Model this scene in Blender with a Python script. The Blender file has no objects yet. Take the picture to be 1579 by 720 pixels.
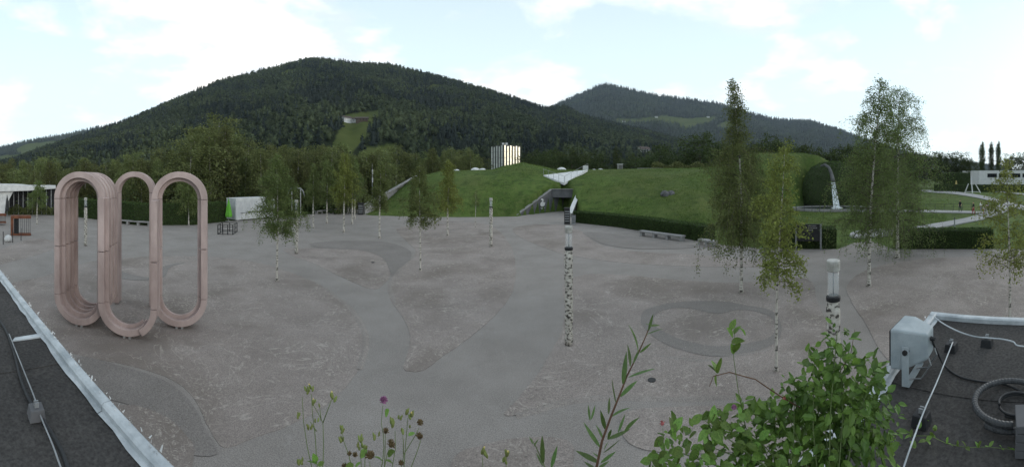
import bpy, math, random
import numpy as np
from mathutils import Vector, Matrix

R = math.radians
rng = np.random.default_rng(7)
random.seed(7)
scene = bpy.context.scene
COL = scene.collection

# ---------------------------------------------------------------- camera (a 166 degree cylindrical panorama taken from a low flat roof)
F, YH, CX, W0, H0 = 545.0, 275.0, 789.5, 1579.0, 720.0
H = 4.9                     # eye above the plaza
ROOF = 3.3                  # roof surface above the plaza
cd = bpy.data.cameras.new('camera')
cam = bpy.data.objects.new('camera', cd); COL.objects.link(cam)
cam.location = (0, 0, H); cam.rotation_euler = (R(90), 0, 0)
cd.type = 'PANO'; cd.panorama_type = 'CENTRAL_CYLINDRICAL'
cd.central_cylindrical_range_u_min = -CX / F
cd.central_cylindrical_range_u_max = (W0 - CX) / F
cd.central_cylindrical_range_v_min = -(H0 - YH) / F
cd.central_cylindrical_range_v_max = YH / F
cd.central_cylindrical_radius = 1.0
cd.clip_start = 0.05; cd.clip_end = 30000
scene.camera = cam

# ---------------------------------------------------------------- sky, sun, exposure
SUN_AZ, SUN_EL = 98.0, 14.0        # degrees right of straight ahead, above the horizon
world = bpy.data.worlds.new('World'); scene.world = world; world.use_nodes = True
nt = world.node_tree; nt.nodes.clear()
def wn(t, **k):
    n = nt.nodes.new(t)
    for a, b in k.items(): setattr(n, a, b)
    return n
out = wn('ShaderNodeOutputWorld'); bg = wn('ShaderNodeBackground'); bg.inputs[1].default_value = 0.11
sky = wn('ShaderNodeTexSky', sky_type='NISHITA', sun_disc=False, sun_elevation=R(SUN_EL), sun_rotation=R(SUN_AZ), air_density=1.0, dust_density=0.6, ozone_density=2.0, altitude=560)
tc = wn('ShaderNodeTexCoord'); mp = wn('ShaderNodeMapping'); mp.inputs['Scale'].default_value = (1.0, 1.0, 2.6); mp.inputs['Location'].default_value = (3.1, 0.4, 0.2)
n1 = wn('ShaderNodeTexNoise'); n1.inputs['Scale'].default_value = 2.3; n1.inputs['Detail'].default_value = 9; n1.inputs['Roughness'].default_value = 0.56; n1.inputs['Distortion'].default_value = 0.25
r1 = wn('ShaderNodeValToRGB'); r1.color_ramp.elements[0].position = 0.48; r1.color_ramp.elements[1].position = 0.70
n2 = wn('ShaderNodeTexNoise'); n2.inputs['Scale'].default_value = 5.5; n2.inputs['Detail'].default_value = 6
r2 = wn('ShaderNodeValToRGB')
r2.color_ramp.elements[0].position = 0.40; r2.color_ramp.elements[0].color = (5.3, 5.4, 5.7, 1)
r2.color_ramp.elements[1].position = 0.52; r2.color_ramp.elements[1].color = (8.6, 8.2, 7.7, 1)
veil = wn('ShaderNodeMix', data_type='RGBA'); veil.inputs[7].default_value = (6.0, 7.1, 7.35, 1)
sx = wn('ShaderNodeSeparateXYZ'); el_ = wn('ShaderNodeMapRange'); el_.inputs[1].default_value = 0.0; el_.inputs[2].default_value = 0.75; el_.inputs[3].default_value = 0.97; el_.inputs[4].default_value = 0.38
mixc = wn('ShaderNodeMix', data_type='RGBA')
L = nt.links.new
L(tc.outputs['Generated'], sx.inputs[0]); L(sx.outputs[2], el_.inputs[0]); L(el_.outputs[0], veil.inputs[0])
L(tc.outputs['Generated'], mp.inputs[0]); L(mp.outputs[0], n1.inputs[0]); L(mp.outputs[0], n2.inputs[0])
L(n1.outputs[0], r1.inputs[0]); L(n2.outputs[0], r2.inputs[0])
L(sky.outputs[0], veil.inputs[6]); L(veil.outputs[2], mixc.inputs[6]); L(r2.outputs[0], mixc.inputs[7]); L(r1.outputs[0], mixc.inputs[0])
L(mixc.outputs[2], bg.inputs[0]); L(bg.outputs[0], out.inputs[0])
sl = bpy.data.lights.new('sun', 'SUN'); sl.energy = 0.6; sl.angle = R(25); sl.color = (1.0, 0.93, 0.84)
sun = bpy.data.objects.new('sun', sl); COL.objects.link(sun)
sd = Vector((math.sin(R(SUN_AZ)) * math.cos(R(SUN_EL)), math.cos(R(SUN_AZ)) * math.cos(R(SUN_EL)), math.sin(R(SUN_EL))))
sun.rotation_euler = sd.to_track_quat('Z', 'Y').to_euler(); sun.location = (60, -10, 60)
vs = scene.view_settings
vs.view_transform = 'Standard'; vs.look = 'None'; vs.exposure = 0.82; vs.gamma = 1.0; vs.use_curve_mapping = False
scene.cycles.use_denoising = True
scene.cycles.max_bounces = 6; scene.cycles.transparent_max_bounces = 12; scene.cycles.volume_bounces = 0

# ---------------------------------------------------------------- helpers
def pol(px, d, z=0.0):
    a = (px - CX) / F
    return (d * math.sin(a), d * math.cos(a), z)
def G(px, py, z=0.0):                       # the point at height z seen at that place of the photograph
    return pol(px, F * (H - z) / (py - YH), z)
def A(px, py, d):
    return pol(px, d, H - (py - YH) / F * d)

class MB:
    def __init__(s): s.v = []; s.f = []
    def add(s, vs_, fs_):
        o = len(s.v); s.v += [tuple(p) for p in vs_]; s.f += [tuple(i + o for i in f) for f in fs_]; return s
    def box(s, c, size, rz=0.0, rx=0.0, ry=0.0):
        m = Matrix.Rotation(rz, 3, 'Z') @ Matrix.Rotation(rx, 3, 'X') @ Matrix.Rotation(ry, 3, 'Y')
        q = []
        for z in (-.5, .5):
            for x, y in ((-.5, -.5), (.5, -.5), (.5, .5), (-.5, .5)):
                q.append(Vector(c) + m @ Vector((x * size[0], y * size[1], z * size[2])))
        return s.add(q, [(3, 2, 1, 0), (4, 5, 6, 7), (0, 1, 5, 4), (1, 2, 6, 5), (2, 3, 7, 6), (3, 0, 4, 7)])
    def bar(s, a, b, w, h=None):
        a = Vector(a); b = Vector(b); h = h or w; d = (b - a).normalized()
        up = Vector((0, 0, 1)) if abs(d.z) < .95 else Vector((1, 0, 0))
        x = d.cross(up).normalized(); y = x.cross(d)
        q = [p + x * sx * w / 2 + y * sy * h / 2 for p in (a, b) for sx, sy in ((-1, -1), (1, -1), (1, 1), (-1, 1))]
        return s.add(q, [(3, 2, 1, 0), (4, 5, 6, 7), (0, 1, 5, 4), (1, 2, 6, 5), (2, 3, 7, 6), (3, 0, 4, 7)])
    def tube(s, pts, rad, n=6, cap=True):
        pts = [Vector(p) for p in pts]
        if not hasattr(rad, '__len__'): rad = [rad] * len(pts)
        vs_, fs_ = [], []
        d0 = (pts[1] - pts[0]).normalized()
        x = d0.cross(Vector((0, 0, 1)) if abs(d0.z) < .9 else Vector((0, 1, 0))).normalized()
        for i, p in enumerate(pts):
            d = (pts[min(i + 1, len(pts) - 1)] - pts[max(i - 1, 0)]).normalized()
            x = (x - d * x.dot(d)).normalized(); y = d.cross(x)
            for k in range(n):
                a = 2 * math.pi * k / n
                vs_.append(p + (x * math.cos(a) + y * math.sin(a)) * rad[i])
        for i in range(len(pts) - 1):
            for k in range(n):
                k2 = (k + 1) % n
                fs_.append((i * n + k, i * n + k2, (i + 1) * n + k2, (i + 1) * n + k))
        if cap:
            fs_.append(tuple(reversed(range(n)))); fs_.append(tuple(range((len(pts) - 1) * n, len(pts) * n)))
        return s.add(vs_, fs_)
    def prism(s, poly, z0, z1):                     # poly counter-clockwise, z may be per point
        n = len(poly)
        za = z0 if hasattr(z0, '__len__') else [z0] * n
        zb = z1 if hasattr(z1, '__len__') else [z1] * n
        q = [(p[0], p[1], za[i]) for i, p in enumerate(poly)] + [(p[0], p[1], zb[i]) for i, p in enumerate(poly)]
        return s.add(q, [tuple(reversed(range(n))), tuple(range(n, 2 * n))] + [(i, (i + 1) % n, n + (i + 1) % n, n + i) for i in range(n)])
    def lathe(s, prof, c=(0, 0, 0), n=16):
        vs_, fs_ = [], []
        for r, z in prof:
            for k in range(n):
                a = 2 * math.pi * k / n
                vs_.append((c[0] + r * math.cos(a), c[1] + r * math.sin(a), c[2] + z))
        for i in range(len(prof) - 1):
            for k in range(n):
                k2 = (k + 1) % n
                fs_.append((i * n + k, i * n + k2, (i + 1) * n + k2, (i + 1) * n + k))
        fs_.append(tuple(reversed(range(n)))); fs_.append(tuple(range((len(prof) - 1) * n, len(prof) * n)))
        return s.add(vs_, fs_)
    def build(s, name, m=None, parent=None, smooth=False, bevel=0.0):
        off = Vector(parent['_off']) if parent is not None and '_off' in parent else Vector((0, 0, 0))
        me = bpy.data.meshes.new(name)
        me.from_pydata([tuple(Vector(p) - off) for p in s.v], [], s.f); me.update()
        return link(name, me, m, parent, smooth, bevel, off)

def link(name, me, m=None, parent=None, smooth=False, bevel=0.0, off=(0, 0, 0)):
    o = bpy.data.objects.new(name, me); COL.objects.link(o)
    if m is not None and not me.materials: me.materials.append(m)
    if parent is not None: o.parent = parent
    o['_off'] = tuple(off)
    if smooth: me.polygons.foreach_set('use_smooth', np.ones(len(me.polygons), dtype=bool))
    if bevel:
        b = o.modifiers.new('bevel', 'BEVEL'); b.width = bevel; b.segments = 2; b.limit_method = 'ANGLE'
    return o

def np_mesh(name, v, f, m=None, mats=None):          # v (n,3); f (k,3) or (k,4) arrays
    me = bpy.data.meshes.new(name)
    v = np.ascontiguousarray(v, dtype=np.float32); f = np.ascontiguousarray(f, dtype=np.int32)
    me.vertices.add(len(v)); me.vertices.foreach_set('co', v.ravel())
    k = f.shape[1]
    me.loops.add(f.size); me.loops.foreach_set('vertex_index', f.ravel())
    me.polygons.add(len(f)); me.polygons.foreach_set('loop_start', np.arange(0, f.size, k, dtype=np.int32))
    me.update(calc_edges=True); me.validate()
    if m is not None: me.materials.append(m)
    return me

def tag(o, label=None, cat=None, group=None, kind=None):
    if label: o['label'] = label
    if cat: o['category'] = cat
    if group: o['group'] = group
    if kind: o['kind'] = kind
    return o
def thing(name, loc, label, cat, group=None):
    o = bpy.data.objects.new(name, None); COL.objects.link(o); o.location = loc; o['_off'] = tuple(loc); o.empty_display_size = .2
    return tag(o, label, cat, group)
def copy_tree(root, loc, rz=0.0, sc=(1, 1, 1), label=None, group=None, cat=None):
    r = root.copy(); COL.objects.link(r); r.location = loc; r.rotation_euler = (0, 0, rz); r.scale = sc
    tag(r, label, cat, group)
    for ch in root.children:
        c = ch.copy(); COL.objects.link(c); c.parent = r
        for g in ch.children:
            e = g.copy(); COL.objects.link(e); e.parent = c
    return r

# ---------------------------------------------------------------- materials
def mat(name, c1, c2=None, scale=8.0, rough=0.85, bump=0.0, bscale=None, metal=0.0, detail=5.0, lo=0.35, hi=0.65, stretch=None, spec=0.3, coord='Object', transl=0.0, rand=0.0, bdist=0.02, island=0.0):
    m = bpy.data.materials.new(name); m.use_nodes = True
    t = m.node_tree; b = t.nodes['Principled BSDF']; l = t.links.new
    b.inputs['Roughness'].default_value = rough; b.inputs['Metallic'].default_value = metal
    b.inputs['Specular IOR Level'].default_value = spec
    co = t.nodes.new('ShaderNodeTexCoord'); src = co.outputs[coord]
    if stretch:
        mpn = t.nodes.new('ShaderNodeMapping'); mpn.inputs['Scale'].default_value = stretch; l(src, mpn.inputs[0]); src = mpn.outputs[0]
    c2 = c2 or c1
    nz = t.nodes.new('ShaderNodeTexNoise'); nz.inputs['Scale'].default_value = scale; nz.inputs['Detail'].default_value = detail; nz.inputs['Roughness'].default_value = 0.6
    l(src, nz.inputs[0])
    rp = t.nodes.new('ShaderNodeValToRGB'); rp.color_ramp.elements[0].position = lo; rp.color_ramp.elements[1].position = hi
    rp.color_ramp.elements[0].color = (*c1, 1); rp.color_ramp.elements[1].color = (*c2, 1)
    l(nz.outputs[0], rp.inputs[0]); colr = rp.outputs[0]
    if rand or island:
        hs = t.nodes.new('ShaderNodeHueSaturation'); l(colr, hs.inputs['Color'])
        ad = t.nodes.new('ShaderNodeMath'); ad.operation = 'ADD'; ad.inputs[0].default_value = 1.0
        prev = None
        for srcn, amt in (('obj', rand), ('isl', island)):
            if not amt: continue
            if srcn == 'obj': q = t.nodes.new('ShaderNodeObjectInfo').outputs['Random']
            else: q = t.nodes.new('ShaderNodeNewGeometry').outputs['Random Per Island']
            mm = t.nodes.new('ShaderNodeMapRange'); mm.inputs[3].default_value = -amt; mm.inputs[4].default_value = amt; l(q, mm.inputs[0])
            if prev is None: l(mm.outputs[0], ad.inputs[1]); prev = ad
            else:
                a2 = t.nodes.new('ShaderNodeMath'); a2.operation = 'ADD'; l(prev.outputs[0], a2.inputs[0]); l(mm.outputs[0], a2.inputs[1]); prev = a2
        l(prev.outputs[0], hs.inputs['Value'])
        if rand:
            oi = t.nodes.new('ShaderNodeObjectInfo'); hm = t.nodes.new('ShaderNodeMapRange'); hm.inputs[3].default_value = .485; hm.inputs[4].default_value = .515
            l(oi.outputs['Random'], hm.inputs[0]); l(hm.outputs[0], hs.inputs['Hue'])
        colr = hs.outputs[0]
    l(colr, b.inputs['Base Color'])
    if bump:
        bn = t.nodes.new('ShaderNodeTexNoise'); bn.inputs['Scale'].default_value = bscale or scale * 4; bn.inputs['Detail'].default_value = 4; l(src, bn.inputs[0])
        bp = t.nodes.new('ShaderNodeBump'); bp.inputs['Strength'].default_value = bump; bp.inputs['Distance'].default_value = bdist
        l(bn.outputs[0], bp.inputs['Height']); l(bp.outputs[0], b.inputs['Normal'])
    if transl:
        tr = t.nodes.new('ShaderNodeBsdfTranslucent'); mx = t.nodes.new('ShaderNodeMixShader'); mx.inputs[0].default_value = transl
        l(colr, tr.inputs[0]); l(b.outputs[0], mx.inputs[1]); l(tr.outputs[0], mx.inputs[2]); l(mx.outputs[0], t.nodes['Material Output'].inputs[0])
    m['_c'] = 1
    return m
M = {}
def grass_mat():
    m = mat('grass', (.062, .108, .024), (.112, .164, .040), scale=.5, rough=.95, bump=.9, bscale=9, detail=12, lo=.3, hi=.7, bdist=.12, spec=.1)
    t = m.node_tree; b = t.nodes['Principled BSDF']; l = t.links.new; src = b.inputs['Base Color'].links[0].from_socket
    co = t.nodes.new('ShaderNodeTexCoord').outputs['Object']
    def ov(scale, lo, hi, col, amt, prev, stretch=(1, 1, 1)):
        mp_ = t.nodes.new('ShaderNodeMapping'); mp_.inputs['Scale'].default_value = stretch; l(co, mp_.inputs[0])
        n = t.nodes.new('ShaderNodeTexNoise'); n.inputs['Scale'].default_value = scale; n.inputs['Detail'].default_value = 8; n.inputs['Distortion'].default_value = .4; l(mp_.outputs[0], n.inputs[0])
        r = t.nodes.new('ShaderNodeMapRange'); r.inputs[1].default_value = lo; r.inputs[2].default_value = hi; r.inputs[4].default_value = amt; l(n.outputs[0], r.inputs[0])
        x = t.nodes.new('ShaderNodeMix'); x.data_type = 'RGBA'; l(r.outputs[0], x.inputs[0]); l(prev, x.inputs[6]); x.inputs[7].default_value = (*col, 1); return x.outputs[2]
    c = ov(.07, .46, .62, (.098, .104, .038), .5, src, (1, 1, 2.5))
    c = ov(.16, .5, .66, (.046, .080, .018), .7, c)
    c = ov(2.2, .48, .68, (.125, .140, .050), .6, c)
    c = ov(.9, .5, .62, (.040, .066, .018), .6, c)
    c = ov(7.0, .5, .7, (.035, .055, .016), .6, c)
    l(c, b.inputs['Base Color']); return m
M['grass'] = grass_mat()
M['hedge'] = mat('hedge_leaf', (.034, .062, .016), (.062, .100, .026), scale=3, rough=.8, transl=.2, island=.35)
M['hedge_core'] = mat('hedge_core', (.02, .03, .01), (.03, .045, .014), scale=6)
M['birch_leaf'] = mat('birch_leaf', (.100, .134, .042), (.146, .182, .058), scale=.9, rough=.7, transl=.35, rand=.12, island=.35)
M['birch_leaf_light'] = mat('birch_leaf_light', (.155, .185, .042), (.215, .240, .062), scale=.9, rough=.7, transl=.4, rand=.1, island=.3)
M['belt_leaf'] = mat('belt_leaf', (.108, .130, .046), (.160, .182, .066), scale=.5, rough=.8, transl=.3, rand=.34, island=.4)
M['dark_leaf'] = mat('dark_leaf', (.038, .058, .018), (.06, .08, .025), scale=.4, rough=.8, transl=.25, rand=.25, island=.35)
M['twig'] = mat('twig', (.06, .045, .035), (.1, .08, .065), scale=9)
M['plant_leaf'] = mat('plant_leaf', (.095, .180, .034), (.190, .295, .056), scale=9, rough=.5, transl=.35, rand=.45, spec=.4)
M['willow_leaf'] = mat('willow_leaf', (.075, .135, .035), (.12, .19, .055), scale=9, rough=.5, transl=.35, rand=.25, spec=.4)
M['green_stem'] = mat('green_stem', (.10, .14, .05), (.14, .18, .07), scale=20)
M['brown_stem'] = mat('brown_stem', (.09, .045, .03), (.14, .08, .05), scale=20)
M['concrete'] = mat('concrete', (.20, .195, .19), (.29, .285, .28), scale=1.5, rough=.9, bump=.2, bscale=25)
M['concrete_dark'] = mat('concrete_dark', (.085, .085, .09), (.13, .13, .135), scale=1.2, rough=.8, bump=.15, bscale=20)
M['white_paint'] = mat('white_paint', (.50, .51, .51), (.64, .64, .63), scale=2.0, rough=.55)
M['dark_metal'] = mat('dark_metal', (.022, .022, .024), (.035, .035, .036), scale=4, rough=.5, metal=.3)
M['grey_metal'] = mat('grey_metal', (.26, .27, .28), (.36, .37, .38), scale=6, rough=.45, metal=.7)
M['glass_dark'] = mat('glass_dark', (.012, .014, .016), (.02, .022, .024), scale=1, rough=.08, spec=.6)
M['rust'] = mat('rust', (.10, .035, .02), (.19, .075, .04), scale=3, rough=.85, bump=.2)
M['pink'] = mat('pink_concrete', (.27, .205, .19), (.48, .382, .358), scale=1.6, rough=.85, bump=.12, bscale=30, lo=.26, hi=.62, stretch=(1, 1, .4), detail=10)
M['rubber'] = mat('rubber', (.02, .021, .023), (.03, .031, .033), scale=12, rough=.6)
M['green_cloth'] = mat('green_cloth', (.09, .32, .03), (.14, .40, .05), scale=6, rough=.85)
M['water'] = mat('water', (.03, .045, .045), (.04, .055, .055), scale=2, rough=.05, spec=.5, bump=.3, bscale=6)
M['foam'] = mat('foam', (.55, .6, .62), (.85, .87, .88), scale=6, rough=.5, stretch=(6, 6, .8))
M['speaker'] = mat('speaker_plastic', (.27, .31, .33), (.38, .42, .44), scale=5, rough=.6, bump=.15, bscale=90, detail=9)
M['wood'] = mat('wood', (.09, .06, .04), (.15, .10, .065), scale=4, rough=.8, stretch=(1, 12, 12))

def ground_mat(name, ca, cb, cl, amount, brown=None):
    m = bpy.data.materials.new(name); m.use_nodes = True
    t = m.node_tree; b = t.nodes['Principled BSDF']; l = t.links.new
    b.inputs['Roughness'].default_value = .95; b.inputs['Specular IOR Level'].default_value = .15
    co = t.nodes.new('ShaderNodeTexCoord').outputs['Object']
    def noise(s, d=6, ds=0.0, r=.6):
        n = t.nodes.new('ShaderNodeTexNoise'); n.inputs['Scale'].default_value = s; n.inputs['Detail'].default_value = d; n.inputs['Distortion'].default_value = ds; n.inputs['Roughness'].default_value = r; l(co, n.inputs[0]); return n.outputs[0]
    def ramp(src, p0, c0, p1, c1):
        r = t.nodes.new('ShaderNodeValToRGB'); r.color_ramp.elements[0].position = p0; r.color_ramp.elements[1].position = p1
        r.color_ramp.elements[0].color = (*c0, 1); r.color_ramp.elements[1].color = (*c1, 1); l(src, r.inputs[0]); return r.outputs[0]
    def mix(fac, a, bb):
        x = t.nodes.new('ShaderNodeMix'); x.data_type = 'RGBA'
        if isinstance(fac, float): x.inputs[0].default_value = fac
        else: l(fac, x.inputs[0])
        l(a, x.inputs[6]) if not isinstance(a, tuple) else setattr(x.inputs[6], 'default_value', (*a, 1))
        l(bb, x.inputs[7]) if not isinstance(bb, tuple) else setattr(x.inputs[7], 'default_value', (*bb, 1))
        return x.outputs[2]
    base = ramp(noise(.55, 9), .32, ca, .68, cb)
    fine = ramp(noise(42, 4), .3, (.62, .62, .62), .7, (1.36, 1.36, 1.36))
    mu = t.nodes.new('ShaderNodeMix'); mu.data_type = 'RGBA'; mu.blend_type = 'MULTIPLY'; mu.inputs[0].default_value = 1.0; l(base, mu.inputs[6]); l(fine, mu.inputs[7])
    c = mu.outputs[2]
    if brown:
        c = mix(ramp(noise(.22, 6, .6), .50, (0, 0, 0), .64, (.75, .75, .75)), c, brown)
    # pale scraped marks: thin bands of a warped noise, only in patches
    if amount:
        w = noise(1.6, 5, 1.6)
        ab = t.nodes.new('ShaderNodeMath'); ab.operation = 'SUBTRACT'; ab.inputs[1].default_value = .5; l(w, ab.inputs[0])
        a2 = t.nodes.new('ShaderNodeMath'); a2.operation = 'ABSOLUTE'; l(ab.outputs[0], a2.inputs[0])
        line = ramp(a2.outputs[0], .006, (1, 1, 1), .03, (0, 0, 0))
        patch = ramp(noise(.4, 4, .3), .42, (0, 0, 0), .60, (amount,) * 3)
        grain = ramp(noise(11, 4), .45, (0, 0, 0), .62, (1, 1, 1))
        x1 = t.nodes.new('ShaderNodeMath'); x1.operation = 'MULTIPLY'; l(line, x1.inputs[0]); l(patch, x1.inputs[1])
        x2 = t.nodes.new('ShaderNodeMath'); x2.operation = 'MULTIPLY'; l(x1.outputs[0], x2.inputs[0]); l(grain, x2.inputs[1])
        c = mix(x2.outputs[0], c, cl)
        w3 = noise(.42, 4, 1.1); s3 = t.nodes.new('ShaderNodeMath'); s3.operation = 'SUBTRACT'; s3.inputs[1].default_value = .47; l(w3, s3.inputs[0])
        a3 = t.nodes.new('ShaderNodeMath'); a3.operation = 'ABSOLUTE'; l(s3.outputs[0], a3.inputs[0])
        sw3 = ramp(a3.outputs[0], .0015, (.75 * amount,) * 3, .006, (0, 0, 0)); g3 = ramp(noise(5, 4), .38, (0, 0, 0), .55, (1, 1, 1))
        x3 = t.nodes.new('ShaderNodeMath'); x3.operation = 'MULTIPLY'; l(sw3, x3.inputs[0]); l(g3, x3.inputs[1]); c = mix(x3.outputs[0], c, cl)
        spk = t.nodes.new('ShaderNodeMath'); spk.operation = 'MULTIPLY'; l(ramp(noise(13, 4, 1.4), .60, (0, 0, 0), .66, (.75, .75, .75)), spk.inputs[0]); l(patch, spk.inputs[1])
        c = mix(spk.outputs[0], c, cl)
    l(c, b.inputs['Base Color'])
    bp = t.nodes.new('ShaderNodeBump'); bp.inputs['Strength'].default_value = .5; bp.inputs['Distance'].default_value = .012; l(noise(38, 4), bp.inputs['Height']); l(bp.outputs[0], b.inputs['Normal'])
    return m
M['asphalt'] = ground_mat('asphalt', (.227, .206, .190), (.284, .260, .241), (.34, .32, .30), .45)
M['gravel'] = ground_mat('gravel', (.221, .191, .174), (.298, .260, .239), (.43, .39, .35), .9, (.172, .146, .127))
M['asphalt_new'] = ground_mat('asphalt_new', (.190, .172, .159), (.234, .213, .198), (.2, .2, .2), 0.0)
M['sand'] = ground_mat('sand_edge', (.225, .198, .18), (.285, .255, .235), (.4, .37, .33), .5)
M['pale_path'] = ground_mat('pale_path', (.27, .27, .27), (.34, .335, .33), (.25, .24, .23), 0.0)
M['bitumen'] = ground_mat('bitumen', (.042, .040, .039), (.070, .066, .063), (.12, .11, .10), .25)

# birch bark: white with dark cross bands
def bark(sc_=(4, 4, 9), lo=.40, name='birch_bark'):
    m = bpy.data.materials.new(name); m.use_nodes = True
    t = m.node_tree; b = t.nodes['Principled BSDF']; l = t.links.new; b.inputs['Roughness'].default_value = .8
    co = t.nodes.new('ShaderNodeTexCoord').outputs['Object']
    mpn = t.nodes.new('ShaderNodeMapping'); mpn.inputs['Scale'].default_value = sc_; l(co, mpn.inputs[0])
    n = t.nodes.new('ShaderNodeTexNoise'); n.inputs['Scale'].default_value = 1.3; n.inputs['Detail'].default_value = 5; l(mpn.outputs[0], n.inputs[0])
    r = t.nodes.new('ShaderNodeValToRGB'); e = r.color_ramp.elements
    e[0].position = lo; e[0].color = (.06, .052, .046, 1); e[1].position = lo + .07; e[1].color = (.42, .39, .34, 1)
    x = e.new(.7); x.color = (.58, .55, .50, 1); l(n.outputs[0], r.inputs[0]); l(r.outputs[0], b.inputs['Base Color'])
    return m
M['bark'] = bark()
M['log'] = bark((9, 9, 11), .415, 'birch_log')

def noise2(x, y, s=1.0, seed=0):                       # cheap smooth value noise from a few sines
    r = np.random.default_rng(seed); o = np.zeros_like(np.asarray(x, dtype=float))
    for k in range(7):
        a = r.uniform(0, 6.28); f = s * r.uniform(.5, 1.8) ; ph = r.uniform(0, 6.28)
        o = o + np.sin((x * math.cos(a) + y * math.sin(a)) * f + ph) / (1 + .3 * k)
    return o / 3.2

def pts_in_poly(x, y, poly):
    ins = np.zeros(len(x), bool); n = len(poly); j = n - 1
    for i in range(n):
        xi, yi = poly[i]; xj, yj = poly[j]
        c = ((yi > y) != (yj > y)) & (x < (xj - xi) * (y - yi) / (yj - yi + 1e-9) + xi)
        ins ^= c; j = i
    return ins
# ================================================================= TERRAIN
CREST = np.array([(540, 0), (562, 0.2), (600, 2.6), (640, 5.1), (680, 6.3), (760, 6.6), (775, 7.3), (805, 8.1), (835, 7.3), (856, 6.6), (900, 6.55), (1000, 6.8), (1060, 6.95), (1090, 7.1),
                  (1120, 8.1), (1150, 9.6), (1170, 10.0), (1240, 9.9), (1262, 9.4), (1290, 7.5), (1335, 3.3), (1370, 1.6), (1405, .4), (1440, 0)], float)
FOOT = np.array([(540, 47), (600, 46), (797, 46), (893, 43), (1000, 34.5), (1080, 30.5), (1110, 36), (1150, 50), (1225, 56), (1246, 63.5), (1326, 63.5), (1346, 58), (1450, 58)], float)
def hill_z(px, d):
    px = np.asarray(px, float); d = np.asarray(d, float)
    zc = np.interp(px, CREST[:, 0], CREST[:, 1], left=0, right=0); df = np.interp(px, FOOT[:, 0], FOOT[:, 1])
    t = np.clip((d - df) / (70 - df), 0, 1)
    pw = np.interp(px, [880, 1000, 1100], [2.0, 1.5, 1.6])
    s = 1 - (1 - t) ** pw
    z = zc * s
    knoll = np.exp(-((px - 805) / 26) ** 2)
    z = z - knoll * 1.2 * (t < .98) * np.clip((d - 50) / 20, 0, 1) * np.clip((70 - d) / 14, 0, 1)
    fall = np.clip((d - 84) / 60, 0, 1); fall = fall * fall * (3 - 2 * fall)
    z = z * (1 - fall)
    # the entrance cut: level floor up to the wing walls
    wl = np.interp(px, [797, 869, 876, 893], [46.3, 54.5, 54.5, 46])
    return np.where((px > 797) & (px < 893) & (d < wl), np.minimum(z, 0), z)
pxs = np.concatenate([np.arange(-923, -60, 30), np.arange(-60, 540, 12), np.arange(540, 1460, 4), np.arange(1460, 1660, 12), np.arange(1660, 2499, 30), [2501.5]])
ds = np.concatenate([[.5, 4, 10, 18, 24], np.arange(27, 90, 1.0), np.arange(90, 160, 4), [180, 220, 300, 450, 700, 1100, 1800, 3000, 5000, 9500]])
PX, DS = np.meshgrid(pxs, ds)
Z = hill_z(PX, DS) - .03
far = np.clip((DS - 60) / 60, 0, 1)
Z = Z + .10 * noise2(PX * .02, DS * .1, 1.2, 3) * np.clip((DS - 48) / 8, 0, 1) * (DS < 200)
TH = (PX - CX) / F
V = np.stack([DS * np.sin(TH), DS * np.cos(TH), Z], -1).reshape(-1, 3)
n, m_ = len(ds), len(pxs)
idx = np.arange(n * m_).reshape(n, m_)
Fq = np.stack([idx[:-1, :-1], idx[:-1, 1:], idx[1:, 1:], idx[1:, :-1]], -1).reshape(-1, 4)
me = np_mesh('ground', V, Fq[:, ::-1], M['grass'])
tag(link('ground', me, None, smooth=True), kind='structure')

# grass blades standing on the nearer slopes and lawns
M['blade'] = mat('grass_blade', (.070, .120, .027), (.132, .178, .048), scale=.3, rough=.9, transl=.2, island=.4, detail=9)
r = np.random.default_rng(81); N = 150000
bp = r.uniform(560, 1460, N); bd = 31 + 46 * r.random(N) ** 1.25
okb = bd > np.interp(bp, FOOT[:, 0], FOOT[:, 1]) + .3; okb &= ~((bp > 795) & (bp < 895) & (bd < 56)); okb |= (bp > 1180) & (bd > 34) & (bd < 52)
okb &= noise2(bp * .05, bd * .35, 1.4, 21) + r.normal(size=N) * .5 > -.1
bp, bd = bp[okb], bd[okb]; N = len(bp); zb = hill_z(bp, bd) - .05; ab = (bp - CX) / F; x = bd * np.sin(ab); y = bd * np.cos(ab)
hb_ = r.uniform(.05, .16, N); a2 = r.random(N) * 6.283; w = r.uniform(.02, .05, N)
v = np.stack([np.stack([x - w * np.cos(a2), y - w * np.sin(a2), zb], -1), np.stack([x + w * np.cos(a2), y + w * np.sin(a2), zb], -1), np.stack([x + r.normal(size=N) * .05, y + r.normal(size=N) * .05, zb + .05 + hb_], -1)], 1).reshape(-1, 3)
tag(link('grass', np_mesh('grass', v, np.arange(3 * N).reshape(-1, 3), M['blade'])), 'short green grass covering the mound and lawns', 'grass', kind='stuff')
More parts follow.
